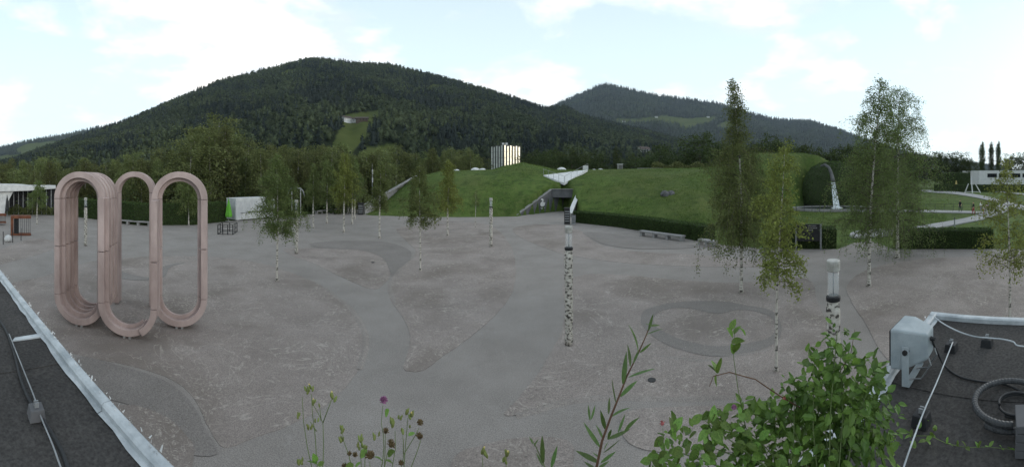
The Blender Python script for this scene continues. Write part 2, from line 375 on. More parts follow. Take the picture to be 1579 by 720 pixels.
# plaza: asphalt sheet
PLAZA = [(-60, 331), (0, 331), (60, 331), (115, 333), (160, 340), (205, 346), (290, 347), (345, 341), (400, 338), (440, 335), (480, 330), (520, 325), (545, 322), (565, 324), (600, 333), (700, 335), (797, 334), (812, 331), (840, 328), (866, 325.5), (880, 327), (884, 343),
         (950, 350), (1000, 358), (1040, 365), (1082, 373), (1120, 378), (1180, 383), (1292, 384), (1318, 374), (1345, 371), (1376, 384), (1450, 384), (1530, 384), (1600, 384), (1700, 384)]
def sheet(name, poly, z, m, thick=.0, parent=None):
    b = MB(); pts = [G(p[0], p[1], 0)[:2] for p in poly]
    ar = sum(pts[i][0] * pts[(i + 1) % len(pts)][1] - pts[(i + 1) % len(pts)][0] * pts[i][1] for i in range(len(pts)))
    if ar < 0: pts.reverse()
    if thick: b.prism(pts, z - thick, z)
    else: b.add([(x, y, z) for x, y in pts], [tuple(range(len(pts)))])
    o = b.build(name, m, parent)
    if parent is None: tag(o, kind='structure')
    return o
def smooth_poly(pts, closed=True, k=6):
    o = []; n = len(pts)
    rngi = range(n if closed else n - 1)
    for i in rngi:
        p0, p1, p2, p3 = (pts[(i - 1) % n] if closed or i > 0 else pts[0]), pts[i], pts[(i + 1) % n], (pts[(i + 2) % n] if closed or i + 2 < n else pts[-1])
        for j in range(k):
            t = j / k
            o.append(tuple(.5 * ((2 * p1[c]) + (-p0[c] + p2[c]) * t + (2 * p0[c] - 5 * p1[c] + 4 * p2[c] - p3[c]) * t * t + (-p0[c] + 3 * p1[c] - 3 * p2[c] + p3[c]) * t ** 3) for c in range(2)))
    if not closed: o.append(tuple(pts[-1]))
    return o
pl = MB()
pp = [pol(-300, 42)[:2]] + [G(a, b)[:2] for a, b in PLAZA] + [pol(1900, 24)[:2], pol(2100, 12)[:2], pol(2300, 10)[:2], pol(-600, 14)[:2]]
pp.reverse()
pl.add([(x, y, 0.0) for x, y in pp], [tuple(range(len(pp)))])
tag(pl.build('plaza', M['asphalt']), kind='structure')
ISL = [
 # big left bed
 [(-40, 452), (0, 440), (60, 428), (110, 412), (150, 402), (230, 396), (330, 396), (400, 406), (450, 421), (500, 443), (540, 475), (559, 505), (563, 535), (553, 570), (530, 600), (495, 630), (440, 658), (390, 676), (345, 690), (322, 660), (297, 612), (262, 584), (200, 564), (140, 552), (90, 540), (0, 520)],
 # far left bed
 [(-30, 395), (0, 385), (50, 368), (82, 372), (90, 380), (60, 392), (0, 408), (-30, 412)],
 # centre left bed inside the dark ring
 [(440, 384), (500, 383), (560, 386), (592, 398), (602, 415), (598, 432), (580, 446), (555, 440), (520, 424), (480, 405), (450, 394)],
 # tear shaped centre bed
 [(612, 352), (660, 346), (710, 343), (750, 346), (776, 362), (792, 392), (795, 425), (786, 458), (762, 488), (725, 520), (685, 548), (655, 570), (632, 573), (622, 566), (630, 540), (632, 515), (622, 490), (606, 468), (600, 444), (612, 418), (634, 400), (640, 385), (625, 370)],
 # upper right-of-centre bed
 [(792, 352), (830, 346), (872, 348), (902, 360), (918, 374), (950, 384), (1010, 390), (1060, 392), (1110, 396), (1180, 402), (1230, 402), (1200, 410), (1120, 412), (1000, 408), (930, 402), (870, 392), (830, 378), (802, 366)],
 # big right-of-centre bed
 [(868, 440), (900, 424), (960, 424), (1050, 432), (1140, 436), (1220, 428), (1252, 436), (1262, 470), (1290, 520), (1330, 580), (1330, 612), (1240, 620), (1120, 612), (1040, 615), (940, 612), (870, 620), (830, 632), (795, 641), (778, 638), (800, 614), (830, 576), (848, 545), (862, 520), (872, 480)],
 # right bed
 [(1312, 432), (1350, 412), (1420, 400), (1500, 396), (1600, 398), (1680, 410), (1680, 520), (1560, 540), (1440, 560), (1375, 560), (1335, 500), (1308, 455)],
 # bottom bed
 [(700, 705), (740, 688), (790, 677), (850, 675), (880, 684), (884, 705), (872, 740), (780, 770), (700, 750)],
 # bed under the left roof edge
 [(150, 640), (195, 625), (250, 640), (290, 675), (300, 700), (280, 740), (200, 740)],
 [(960, 640), (1040, 628), (1140, 628), (1240, 640), (1220, 680), (1100, 700), (980, 690)],
 [(640, 342), (690, 340), (720, 341), (680, 343)],
]
for k, q in enumerate(ISL):
    sp = smooth_poly(q, k=6)
    cxm = sum(p[0] for p in sp) / len(sp)
    ru = [random.uniform(-1, 1) for _ in sp]
    sp = [(p[0] + .9 * ru[i], p[1] + .35 * ru[-1 - i] * max(.15, (p[1] - YH) / 300)) for i, p in enumerate(sp)]
    sheet('gravel_bed', sp, .006 + .001 * k, M['gravel'], .012)
# pale worn rims on the downhill side of the beds
def ribbon(name, line, w, z, m):
    pts = [Vector(G(a, b)) for a, b in smooth_poly(line, False, 6)]; b = MB(); vs_ = []
    for i, p in enumerate(pts):
        t = (pts[min(i + 1, len(pts) - 1)] - pts[max(i - 1, 0)]).normalized(); nn = Vector((-t.y, t.x, 0))
        ww = w * (.35 + .65 * math.sin(math.pi * i / (len(pts) - 1))) * random.uniform(.75, 1.2)
        vs_ += [(p.x + nn.x * q_, p.y + nn.y * q_, zz_) for q_, zz_ in ((ww + .09, .001), (ww, z), (-ww, z), (-ww - .09, .001))]
    fs_ = [(4 * i + k, 4 * i + k + 1, 4 * i + k + 5, 4 * i + k + 4) for i in range(len(pts) - 1) for k in range(3)]
    return tag(b.add(vs_, fs_).build(name, m), kind='structure')
ribbon('sand_edge', [(795, 641), (830, 632), (870, 620), (940, 612.5), (1040, 615.5), (1130, 612), (1200, 617)], .035, .019, M['sand'])
ribbon('sand_edge', [(500, 444), (540, 476), (560, 507), (563, 535), (553, 570)], .03, .0191, M['sand'])
ribbon('sand_edge', [(640, 396), (612, 420), (602, 444), (609, 468)], .045, .0192, M['sand'])
ribbon('sand_edge', [(225, 405), (250, 404), (285, 407), (300, 408)], .05, .0193, M['sand'])
ribbon('sand_edge', [(1010, 548), (1080, 556), (1140, 548), (1190, 538)], .035, .0194, M['sand'])
# darker asphalt patches
def ring_patch(outer, inner, z):
    o = smooth_poly(outer); i = smooth_poly(inner); assert len(o) == len(i)
    b = MB(); vs_ = [G(*p)[:2] + (z,) for p in o] + [G(*p)[:2] + (z,) for p in i]; n = len(o)
    b.add(vs_, [(k, (k + 1) % n, n + (k + 1) % n, n + k) for k in range(n)])
    return tag(b.build('asphalt_patch', M['asphalt_new']), kind='structure')
ring_patch([(988, 492), (1000, 476), (1050, 466), (1110, 465), (1142, 470), (1190, 480), (1205, 505), (1195, 530), (1150, 545), (1095, 550), (1035, 535), (998, 512)],
           [(1008, 492), (1020, 480), (1055, 475), (1104, 484), (1142, 478), (1184, 487), (1196, 505), (1184, 522), (1140, 532), (1095, 534), (1045, 522), (1014, 506)], .0185)
for q, z in (([(478, 376), (520, 372), (590, 373), (628, 384), (634, 397), (622, 410), (606, 428), (600, 415), (590, 398), (560, 387), (520, 384), (490, 382)], .018),
             ([(900, 358), (950, 362), (1010, 370), (1060, 376), (1075, 381), (1040, 384), (980, 384), (935, 378), (912, 368)], .0182),
             ([(180, 418), (205, 424), (232, 428), (245, 420), (255, 410), (285, 405), (262, 413), (252, 428), (215, 433), (180, 428)], .0184),
             ([(120, 552), (190, 566), (255, 588), (292, 618), (316, 660), (335, 700), (290, 700), (285, 672), (250, 640), (190, 622), (120, 600)], .0105)):
    sheet('asphalt_patch', smooth_poly(q), z, M['asphalt_new'])
# manhole covers
for px, py, nm in ((1005, 587, 'round dark manhole cover in the gravel near the ring path'), (575, 405, 'small dark drain cover on the far dark asphalt patch')):
    x, y, _ = G(px, py); o = MB().lathe([(.10, 0), (.10, .012), (.085, .016), (.0, .016)], (x, y, .012), 16).build('manhole_cover', M['dark_metal']); tag(o, nm, 'manhole cover')
M['chips'] = mat('chips', (.20, .18, .16), (.42, .39, .35), scale=3, rough=.95, island=.35)
r = np.random.default_rng(61); N = 60000
cx2 = r.uniform(-20, 20, N); cy2 = r.uniform(.5, 26, N); keep = np.zeros(N, bool)
for q in ISL: keep |= pts_in_poly(cx2, cy2, [G(*p)[:2] for p in smooth_poly(q, k=3)])
cl = noise2(cx2, cy2, .55, 8) + .5 * noise2(cx2, cy2, 1.7, 12)
keep &= (cl + r.normal(size=N) * .35 > .35) & (np.hypot(cx2, cy2) > 3)
cx2, cy2 = cx2[keep][:14000], cy2[keep][:14000]; N = len(cx2)
ang = r.random(N) * 6.283; ln_ = r.uniform(.010, .030, N); wd_ = ln_ * r.uniform(.2, .6, N)
dx, dy = np.cos(ang), np.sin(ang); z0 = np.full(N, .0195)
v = np.stack([np.stack([cx2 + dx * ln_, cy2 + dy * ln_, z0], -1), np.stack([cx2 - dy * wd_, cy2 + dx * wd_, z0 + ln_ * .35], -1), np.stack([cx2 - dx * ln_, cy2 - dy * ln_, z0], -1), np.stack([cx2 + dy * wd_, cy2 - dx * wd_, z0 + ln_ * .1], -1)], 1).reshape(-1, 3)
tag(link('pebbles', np_mesh('pebbles', v, np.arange(4 * N).reshape(-1, 4)[:, ::-1], M['chips'])), 'pale pebbles and chips strewn over the gravel beds', 'pebbles', kind='stuff')
# lawn paths on the right
for k, q in enumerate(([(1425, 293), (1470, 295.5), (1510, 301), (1545, 309), (1579, 318), (1620, 330), (1620, 336), (1579, 325), (1545, 315), (1510, 306), (1470, 299.5), (1425, 296)],
          [(1320, 358), (1400, 352), (1440, 346), (1490, 337), (1520, 327), (1545, 315), (1560, 318), (1545, 330), (1520, 338), (1480, 346), (1440, 354), (1400, 361), (1320, 368)],
          [(1330, 324), (1430, 325), (1510, 327), (1512, 329.5), (1430, 328), (1330, 327)],
          [(1470, 291), (1520, 292.5), (1579, 299), (1579, 301), (1520, 294.5), (1470, 293)])):
    sheet('lawn_path', smooth_poly(q), .11 + .006 * k, M['pale_path'], .12)

# ================================================================= MOUNTAINS
def mountain_mat(name, soil, meadow):
    m = bpy.data.materials.new(name); m.use_nodes = True
    t = m.node_tree; b = t.nodes['Principled BSDF']; l = t.links.new; b.inputs['Roughness'].default_value = 1.0; b.inputs['Specular IOR Level'].default_value = 0
    at = t.nodes.new('ShaderNodeAttribute'); at.attribute_name = 'meadow'
    nz = t.nodes.new('ShaderNodeTexNoise'); nz.inputs['Scale'].default_value = .012; nz.inputs['Detail'].default_value = 8; l(t.nodes.new('ShaderNodeTexCoord').outputs['Object'], nz.inputs[0])
    r = t.nodes.new('ShaderNodeValToRGB'); r.color_ramp.elements[0].position = .35; r.color_ramp.elements[1].position = .65
    r.color_ramp.elements[0].color = (*meadow[0], 1); r.color_ramp.elements[1].color = (*meadow[1], 1); l(nz.outputs[0], r.inputs[0])
    x = t.nodes.new('ShaderNodeMix'); x.data_type = 'RGBA'; x.inputs[6].default_value = (*soil, 1); l(r.outputs[0], x.inputs[7]); l(at.outputs['Fac'], x.inputs[0]); l(x.outputs[2], b.inputs['Base Color'])
    return m
def forest_mat(name, c0, c1, s):
    return mat(name, c0, c1, scale=s, rough=1.0, spec=0, island=.35, detail=6, lo=.35, hi=.65)
M['mountain'] = mountain_mat('mountain', (.020, .026, .014), ((.062, .080, .024), (.085, .098, .036)))
M['forest'] = forest_mat('forest', (.022, .030, .029), (.044, .054, .042), .0032)
M['broadleaf_forest'] = forest_mat('broadleaf_forest', (.044, .058, .034), (.080, .098, .050), .004)
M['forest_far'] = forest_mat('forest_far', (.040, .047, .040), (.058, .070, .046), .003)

def tree_cloud(P, hh, conifer, seed, ntri):
    """random leaf triangles filling cones and domes, one tree per point"""
    r = np.random.default_rng(seed); N = len(P)
    u = r.random((N, ntri)); a = r.random((N, ntri)) * 6.283
    zc = 1 - np.sqrt(u)                                      # conifer: more low down
    wc = (1 - zc) * .20 * (.75 + .5 * r.random((N, ntri)))
    zd = .25 + .75 * u; wd = np.sqrt(np.clip(1 - ((zd - .55) / .46) ** 2, 0, 1)) * .33 * np.sqrt(r.random((N, ntri)) * .6 + .4)
    cf = conifer[:, None]
    z = np.where(cf, .06 + zc * .95, zd); w = np.where(cf, wc, wd)
    h = hh[:, None]
    C = np.stack([P[:, 0:1] + w * h * np.cos(a), P[:, 1:2] + w * h * np.sin(a), P[:, 2:3] + z * h], -1)
    s = (h * np.where(cf, .11, .15) * (.7 + .6 * r.random((N, ntri))))[..., None]
    d1 = r.normal(size=(N, ntri, 3)); d1 /= np.linalg.norm(d1, axis=-1, keepdims=True)
    d2 = r.normal(size=(N, ntri, 3)); d2 -= d1 * (d1 * d2).sum(-1, keepdims=True); d2 /= np.linalg.norm(d2, axis=-1, keepdims=True)
    v = np.stack([C + d1 * s, C - .5 * d1 * s + .8 * d2 * s, C - .5 * d1 * s - .8 * d2 * s], 2).reshape(-1, 3)
    # an opaque heart for every tree
    k = 5; ang = np.arange(k) * 6.283 / k
    rb = np.where(conifer, .13, .24) * hh
    base = np.stack([P[:, 0:1] + rb[:, None] * np.cos(ang), P[:, 1:2] + rb[:, None] * np.sin(ang), np.repeat((P[:, 2] + np.where(conifer, .1, .45) * hh)[:, None], k, 1)], -1)
    top = P + np.stack([hh * 0, hh * 0, hh * np.where(conifer, 1.0, .92)], -1); bot = P - np.array([0, 0, 2.0])
    cv = np.concatenate([base, top[:, None], bot[:, None]], 1)          # N,7
    o = np.arange(N)[:, None] * (k + 2)
    fl = []
    for i in range(k):
        fl.append(np.concatenate([o + i, o + (i + 1) % k, o + k], 1)); fl.append(np.concatenate([o + (i + 1) % k, o + i, o + k + 1], 1))
    cf_ = np.concatenate(fl, 0)
    nv = len(v)
    return np.concatenate([v, cv.reshape(-1, 3)]), np.concatenate([np.arange(nv).reshape(-1, 3), cf_ + nv]), np.concatenate([np.repeat(conifer, ntri), np.tile(conifer, 2 * k)])

def mountain(name, ridge, d0, d1, px0, px1, step, rows, meadows, ntree, hrange, fmat, fname, seed, cfrac, ntri, lower=0.0, pw=1.25, tmin=.12):
    rp = np.array(ridge, float)
    def surf(px, t):
        y = np.interp(px, rp[:, 0], rp[:, 1]) + lower
        zr = H + (YH - y) / F * d1
        tt = np.clip(t, 0, 1)
        d = d0 + (d1 - d0) * t
        z = zr * tt ** pw * np.where(t > 1, 1 - (t - 1) * 1.1, 1)
        z = z + noise2(px * .03, t * 9, 1.3, seed) * .045 * zr * np.sin(np.pi * tt) + noise2(px * .11, t * 20, 1.3, seed + 5) * .015 * zr * np.sin(np.pi * tt)
        return d, z
    px = np.arange(px0, px1 + step, step); t = np.concatenate([np.linspace(0, 1, rows), [1.08, 1.25]])
    PXm, T = np.meshgrid(px, t); d, z = surf(PXm, T); th = (PXm - CX) / F
    V = np.stack([d * np.sin(th), d * np.cos(th), z], -1).reshape(-1, 3)
    n, m = len(t), len(px); idx = np.arange(n * m).reshape(n, m)
    Fq = np.stack([idx[:-1, :-1], idx[1:, :-1], idx[1:, 1:], idx[:-1, 1:]], -1).reshape(-1, 4)
    me = np_mesh(name, V, Fq, M['mountain'])
    yy = YH - (z - H) / d * F
    mk = np.zeros(PXm.size, bool)
    for q in meadows: mk |= pts_in_poly(PXm.ravel(), yy.ravel(), q)
    at = me.attributes.new('meadow', 'FLOAT', 'POINT'); at.data.foreach_set('value', mk.astype(np.float32))
    o = tag(link(name, me, None, smooth=True), kind='structure')
    r = np.random.default_rng(seed)
    t_ = np.sqrt(r.uniform(tmin ** 2, 1.03 ** 2, ntree)); p_ = r.uniform(px0, px1, ntree)
    d, z = surf(p_, t_); y = YH - (z - H) / d * F
    keep = np.ones(ntree, bool)
    for q in meadows: keep &= ~pts_in_poly(p_, y, q)
    p_, d, z = p_[keep], d[keep], z[keep]; th = (p_ - CX) / F
    P = np.stack([d * np.sin(th), d * np.cos(th), z], -1)
    hh = r.uniform(*hrange, len(P)); con = (noise2(p_ * .03, d * .01, 1.2, seed + 9) * .4 + noise2(p_ * .11, d * .035, 1.2, seed + 19) * .3 + .5 + r.normal(size=len(P)) * .15) < cfrac
    hh = np.where(con, hh * 1.12, hh * .85)
    v, f, cfl = tree_cloud(P, hh, con, seed, ntri)
    fme = np_mesh(fname, v, f, fmat); fme.materials.append(M['broadleaf_forest']); fme.polygons.foreach_set('material_index', np.where(cfl, 0, 1).astype(np.int32))
    tag(link(fname, fme), fname.replace('_', ' ') + ' covering the slopes of the mountain', 'forest', kind='stuff')
    return surf
RIDGE1 = [(-120, 285), (20, 248), (100, 219), (150, 204), (200, 186), (240, 169), (290, 147), (340, 126), (400, 112), (440, 102), (470, 94), (500, 93), (540, 99), (600, 101), (640, 111), (700, 126), (740, 137), (800, 156), (840, 169), (870, 166), (900, 181), (950, 194), (1000, 205), (1060, 222), (1150, 240), (1300, 262)]
MEADOW1 = [[(513, 230), (516, 215), (528, 194), (526, 180), (545, 174), (585, 170), (588, 184), (572, 198), (560, 216), (548, 232)], [(552, 240), (562, 228), (600, 222), (625, 226), (600, 240)], [(430, 113), (445, 107), (460, 107), (452, 114), (435, 118)], [(655, 137), (668, 130), (690, 131), (676, 139)], [(470, 238), (500, 228), (520, 232), (500, 246)], [(300, 250), (380, 238), (440, 236), (460, 246), (400, 262), (300, 262)]]
s1 = mountain('mountain', RIDGE1, 330, 1800, -120, 1300, 4, 70, MEADOW1, 33000, (9, 26), M['forest'], 'forest', 11, .42, 22)
RIDGE2 = [(780, 215), (840, 172), (870, 157), (900, 144), (920, 134), (935, 131), (960, 136), (1000, 146), (1050, 153), (1100, 159), (1150, 174), (1200, 186), (1250, 188), (1290, 200), (1330, 215), (1360, 225), (1400, 238), (1450, 248), (1560, 262)]
MEADOW2 = [[(940, 188), (955, 182), (985, 183), (1025, 178), (1060, 183), (1105, 179), (1106, 184), (1078, 192), (1058, 201), (1044, 192), (1010, 188), (960, 190)], [(1100, 196), (1120, 186), (1150, 190), (1130, 200)]]
s2 = mountain('mountain', RIDGE2, 1900, 4600, 780, 1560, 4, 50, MEADOW2, 14000, (34, 52), M['forest_far'], 'forest_far', 23, .8, 12, tmin=.02)
RIDGE3 = [(-140, 262), (-60, 240), (0, 229), (40, 219), (60, 215), (100, 209), (150, 197), (220, 188), (300, 200)]
MEADOW3 = [[(20, 232), (40, 222), (85, 217), (100, 222), (70, 232), (40, 240)], [(0, 240), (30, 238), (60, 236), (50, 246), (0, 250)]]
s3 = mountain('mountain', RIDGE3, 2100, 4900, -140, 300, 4, 40, MEADOW3, 5000, (34, 50), M['forest_far'], 'forest_far', 31, .7, 12, tmin=.02)
for o in bpy.data.objects:
    if o.name.startswith('forest_far'): o.name = 'forest'
for o, lb in zip([o for o in bpy.data.objects if o.name.startswith('forest')], ('dark mixed forest covering the nearest broad mountain', 'bluish forest covering the far mountain right of centre', 'bluish forest on the distant mountain at far left')): o['label'] = lb

# haze: thin even air around everything
hz = MB().box((0, 1500, 700), (16000, 15000, 1404)).build('haze'); tag(hz, 'thin blue evening haze filling the valley air', 'haze', kind='stuff')
hm = bpy.data.materials.new('haze'); hm.use_nodes = True; hm.node_tree.nodes.remove(hm.node_tree.nodes['Principled BSDF'])
pv = hm.node_tree.nodes.new('ShaderNodeVolumePrincipled'); pv.inputs['Density'].default_value = 3.8e-5; pv.inputs['Color'].default_value = (.70, .84, 1, 1); pv.inputs['Anisotropy'].default_value = .2
hm.node_tree.links.new(pv.outputs[0], hm.node_tree.nodes['Material Output'].inputs['Volume']); hz.data.materials.append(hm)
hz.display_type = 'WIRE'
# ================================================================= TREES
def leaf_mesh(C, size, seed, aspect=.62, droop=0.0):
    r = np.random.default_rng(seed); N = len(C); C = np.asarray(C)
    s = (size * (.65 + .7 * r.random(N)))[:, None]
    d1 = r.normal(size=(N, 3)); d1[:, 2] -= droop; d1 /= np.linalg.norm(d1, axis=1, keepdims=True)
    d2 = r.normal(size=(N, 3)); d2 -= d1 * (d1 * d2).sum(1, keepdims=True); d2 /= np.linalg.norm(d2, axis=1, keepdims=True)
    v = np.stack([C - d1 * s * .5, C + d2 * s * aspect * .5 - .08 * d1 * s, C + d1 * s * .5, C - d2 * s * aspect * .5 - .08 * d1 * s], 1).reshape(-1, 3)
    return v, np.arange(4 * N).reshape(-1, 4)

def make_tree(seed, h, cr, cb, nb, nl, leaf, name='birch_tree', style='birch', trunk_r=None, lean=0.0, leafm='birch_leaf', barkm='bark', fork=1, thin_top=0.0, twig=.55, taper=.62):
    """local meshes of one tree: trunk, branches, crown"""
    r = random.Random(seed); nr = np.random.default_rng(seed)
    tr = trunk_r or h * .0105 + .015
    ax, ay, px_, py_ = r.uniform(.3, 1) * .012 * h, r.uniform(.3, 1) * .012 * h, r.uniform(0, 6), r.uniform(0, 6)
    def trunk_pt(t): return Vector((ax * (math.sin(t * 5 + px_) - math.sin(px_)) * t + lean * h * t * t, ay * (math.sin(t * 4.3 + py_) - math.sin(py_)) * t, h * t))
    ts = [0, .012, .05, .12, .22, .34, .46, .58, .7, .8, .9, .97]
    tb = MB().tube([trunk_pt(t) for t in ts], [tr * (1.5 if t == 0 else 1.2 if t < .02 else 1) * max(.06, (1 - t) ** .85) for t in ts], 8)
    bb = MB(); leaves = []; wts = []
    for i in range(nb):
        u = (i + r.random()) / nb
        t = cb + (.985 - cb) * u
        if style == 'birch': w = (1 - u) ** taper * min(1.0, .6 + u / .16 * .4)
        elif style == 'round': w = math.sqrt(max(.03, 1 - ((u - .42) / .62) ** 2))
        elif style == 'conifer': w = (1 - u) ** .9
        else: w = .55 + .45 * math.sin(math.pi * min(1, u + .15)) if u < .85 else .55 * (1 - u) / .15 + .1
        if thin_top and u > thin_top: w *= .35
        Lb = cr * w * r.uniform(.45, 1.22)
        az = i * 2.399 + r.uniform(-.5, .5)
        el = {'birch': r.uniform(.45, 1.0), 'round': r.uniform(.2, .9), 'conifer': r.uniform(-.15, .1), 'poplar': 1.25}[style]
        dr = {'birch': r.uniform(.35, .75) * (.55 + .5 * twig), 'round': r.uniform(.1, .5), 'conifer': .15, 'poplar': -.1}[style]
        p0 = trunk_pt(t); pts = []
        for s in (0, .25, .5, .75, 1):
            rr = Lb * s
            zz = Lb * (math.tan(min(el, 1.15)) * s * .8 - dr * s * s * 1.4) * (.75 if style != 'poplar' else 1)
            if style == 'poplar': rr = Lb * s * .8; zz = Lb * s * 2.2
            pts.append(p0 + Vector((math.cos(az) * rr, math.sin(az) * rr, zz)) + Vector((r.uniform(-1, 1), r.uniform(-1, 1), r.uniform(-1, 1))) * .03 * Lb * (s > 0))
        b0 = max(.006, tr * .36 * (1 - t) ** .5)
        bb.tube(pts, [b0, b0 * .8, b0 * .6, b0 * .45, b0 * .25], 4, False)
        segs = [(pts[j], pts[j + 1]) for j in range(1, 4)]
        wt = [Lb * .8] * 3
        for k in range(6 if style == 'birch' else 4):
            s = r.uniform(.3, 1); j = min(3, int(s * 4)); q = pts[j].lerp(pts[j + 1], s * 4 - j)
            if style == 'birch':
                ln = Lb * r.uniform(.25, .75) * twig / .55; aa = r.uniform(0, 6.28)
                m1 = q + Vector((math.cos(aa) * ln * .3, math.sin(aa) * ln * .3, -ln * .25)); e = m1 + Vector((math.cos(aa) * ln * .12, math.sin(aa) * ln * .12, -ln * .75))
            else:
                ln = Lb * r.uniform(.25, .5); aa = az + r.choice((-1, 1)) * r.uniform(.4, 1.2)
                m1 = q + Vector((math.cos(aa) * ln * .5, math.sin(aa) * ln * .5, ln * r.uniform(-.1, .35))); e = m1 + Vector((math.cos(aa) * ln * .5, math.sin(aa) * ln * .5, ln * r.uniform(-.2, .4)))
            bb.tube([q, m1, e], [b0 * .35, b0 * .25, b0 * .12], 3, False)
            segs += [(q, m1), (m1, e)]; wt += [ln * .5, ln]
        leaves += segs; wts += wt
    wts = np.array(wts); wts /= wts.sum()
    S = np.array([[list(a), list(b)] for a, b in leaves])
    pick = nr.choice(len(S), nl, p=wts); u = nr.random(nl)[:, None]
    C = S[pick, 0] * (1 - u) + S[pick, 1] * u
    spread = .022 * cr + leaf * .7
    C = C + nr.normal(size=C.shape) * spread
    v, f = leaf_mesh(C, leaf, seed + 1, droop=.6 if style == 'birch' else 0)
    cm = np_mesh('crown', v, f, M[leafm])
    def to_mesh(b, nm, m):
        x = bpy.data.meshes.new(nm); x.from_pydata([tuple(p) for p in b.v], [], b.f); x.materials.append(m); x.polygons.foreach_set('use_smooth', np.ones(len(x.polygons), bool)); return x
    return name, (('trunk', to_mesh(tb, 'trunk', M[barkm])), ('branches', to_mesh(bb, 'branches', M['twig'])), ('crown', cm))
def place_tree(spec, loc, label, rz=0.0, sc=1.0, sw=None, group=None, cat='tree'):
    name, parts = spec
    t = thing(name, loc, label, cat, group); t.rotation_euler = (0, 0, rz); t.scale = (sw or sc, sw or sc, sc)
    for nm, me in parts:
        o = bpy.data.objects.new(nm, me); COL.objects.link(o); o.parent = t
        if nm != 'trunk': o['kind'] = 'stuff'
    return t
def tree_h(px, py, ytop):                                   # height of a tree with its foot at (px, py) and its tip at ytop
    d = F * H / (py - YH); return H - (ytop - YH) / F * d, d

YOUNG = []
def plaza_tree(px, py, ytop, wpx, cby, label, seed, nb=50, nl=7000, leaf=.065, leafm='birch_leaf', lean=0.0, thin_top=0.0, tr=None, twig=.5, taper=.55, group='birches standing in the plaza'):
    h, d = tree_h(px, py, ytop); cr = wpx / 2 / F * d * 1.14
    zc = H - (cby - YH) / F * d
    spec = make_tree(seed, h, cr, max(.08, zc / h + .045 + .075 * twig), nb, int(nl * 1.5), leaf, leafm=leafm, lean=lean, thin_top=thin_top, trunk_r=tr, twig=twig, taper=taper)
    return place_tree(spec, G(px, py, .02)[:2] + (.0,), label, rz=-(px - CX) / F, group=group)
plaza_tree(427, 433, 236, 82, 378, 'leafy young birch standing in the big left gravel bed', 101, nb=60, nl=12500, tr=.055)
plaza_tree(648, 417, 248, 62, 362, 'slim birch standing in the tear shaped centre gravel bed', 102, nl=7500, tr=.05)
plaza_tree(690, 363, 246, 46, 334, 'pale green birch at the far end of the centre gravel bed', 103, nl=6000, leaf=.1, leafm='birch_leaf_light')
plaza_tree(585, 367, 248, 40, 332, 'slim birch beside the far dark asphalt patch', 104, nl=5000, leaf=.1)
plaza_tree(530, 358, 234, 42, 322, 'pale green birch beside the far bench row, nearest of three', 105, nl=5500, leaf=.11, leafm='birch_leaf_light')
plaza_tree(543, 345, 238, 34, 315, 'thin birch just behind the pale green birch by the bench row', 106, nl=4200, leaf=.12)
plaza_tree(547, 337, 242, 34, 312, 'birch closest to the black litter bin by the wing wall', 107, nl=4000, leaf=.12)
plaza_tree(504, 344, 246, 36, 318, 'slim birch left of the three birches by the bench row', 108, nl=4200, leaf=.12)
plaza_tree(483, 352, 252, 30, 322, 'thin birch standing before the left end of the bench row', 109, nl=3500, leaf=.11)
plaza_tree(733, 351, 292, 20, 322, 'tiny thin birch sapling near the grass slope', 110, nb=20, nl=500, leaf=.08, tr=.035)
plaza_tree(1143, 451, 118, 136, 404, 'tall dense weeping birch with long bare tip, beside the benches', 111, nb=90, nl=27000, leaf=.065, tr=.075, thin_top=.55, twig=.95, taper=.36, lean=-.04)
plaza_tree(1197, 572, 216, 106, 468, 'sparse yellow-green birch with thin pale trunk nearest the roof', 112, nb=44, nl=4600, leaf=.068, leafm='birch_leaf_light', lean=.03, tr=.042)
plaza_tree(1340, 441, 122, 112, 396, 'very tall birch with white trunk left of its partner birch', 113, nb=76, nl=18500, leaf=.068, tr=.085, twig=.85, taper=.34, lean=.055)
plaza_tree(1384, 398, 134, 136, 386, 'tall wide weeping birch in front of the right hedge', 114, nb=80, nl=26000, leaf=.078, tr=.11, twig=1.0, taper=.30)
plaza_tree(1557, 497, 240, 112, 442, 'sparse birch at the right edge behind the roof corner', 115, nb=44, nl=3800, leaf=.075, leafm='birch_leaf_light', tr=.05)
plaza_tree(57, 346, 277, 32, 322, 'small birch in front of the white curved building', 116, nb=30, nl=2600, leaf=.11)
plaza_tree(291, 347, 268, 52, 332, 'broad young tree standing before the left clipped hedge', 117, nb=44, nl=5500, leaf=.12)

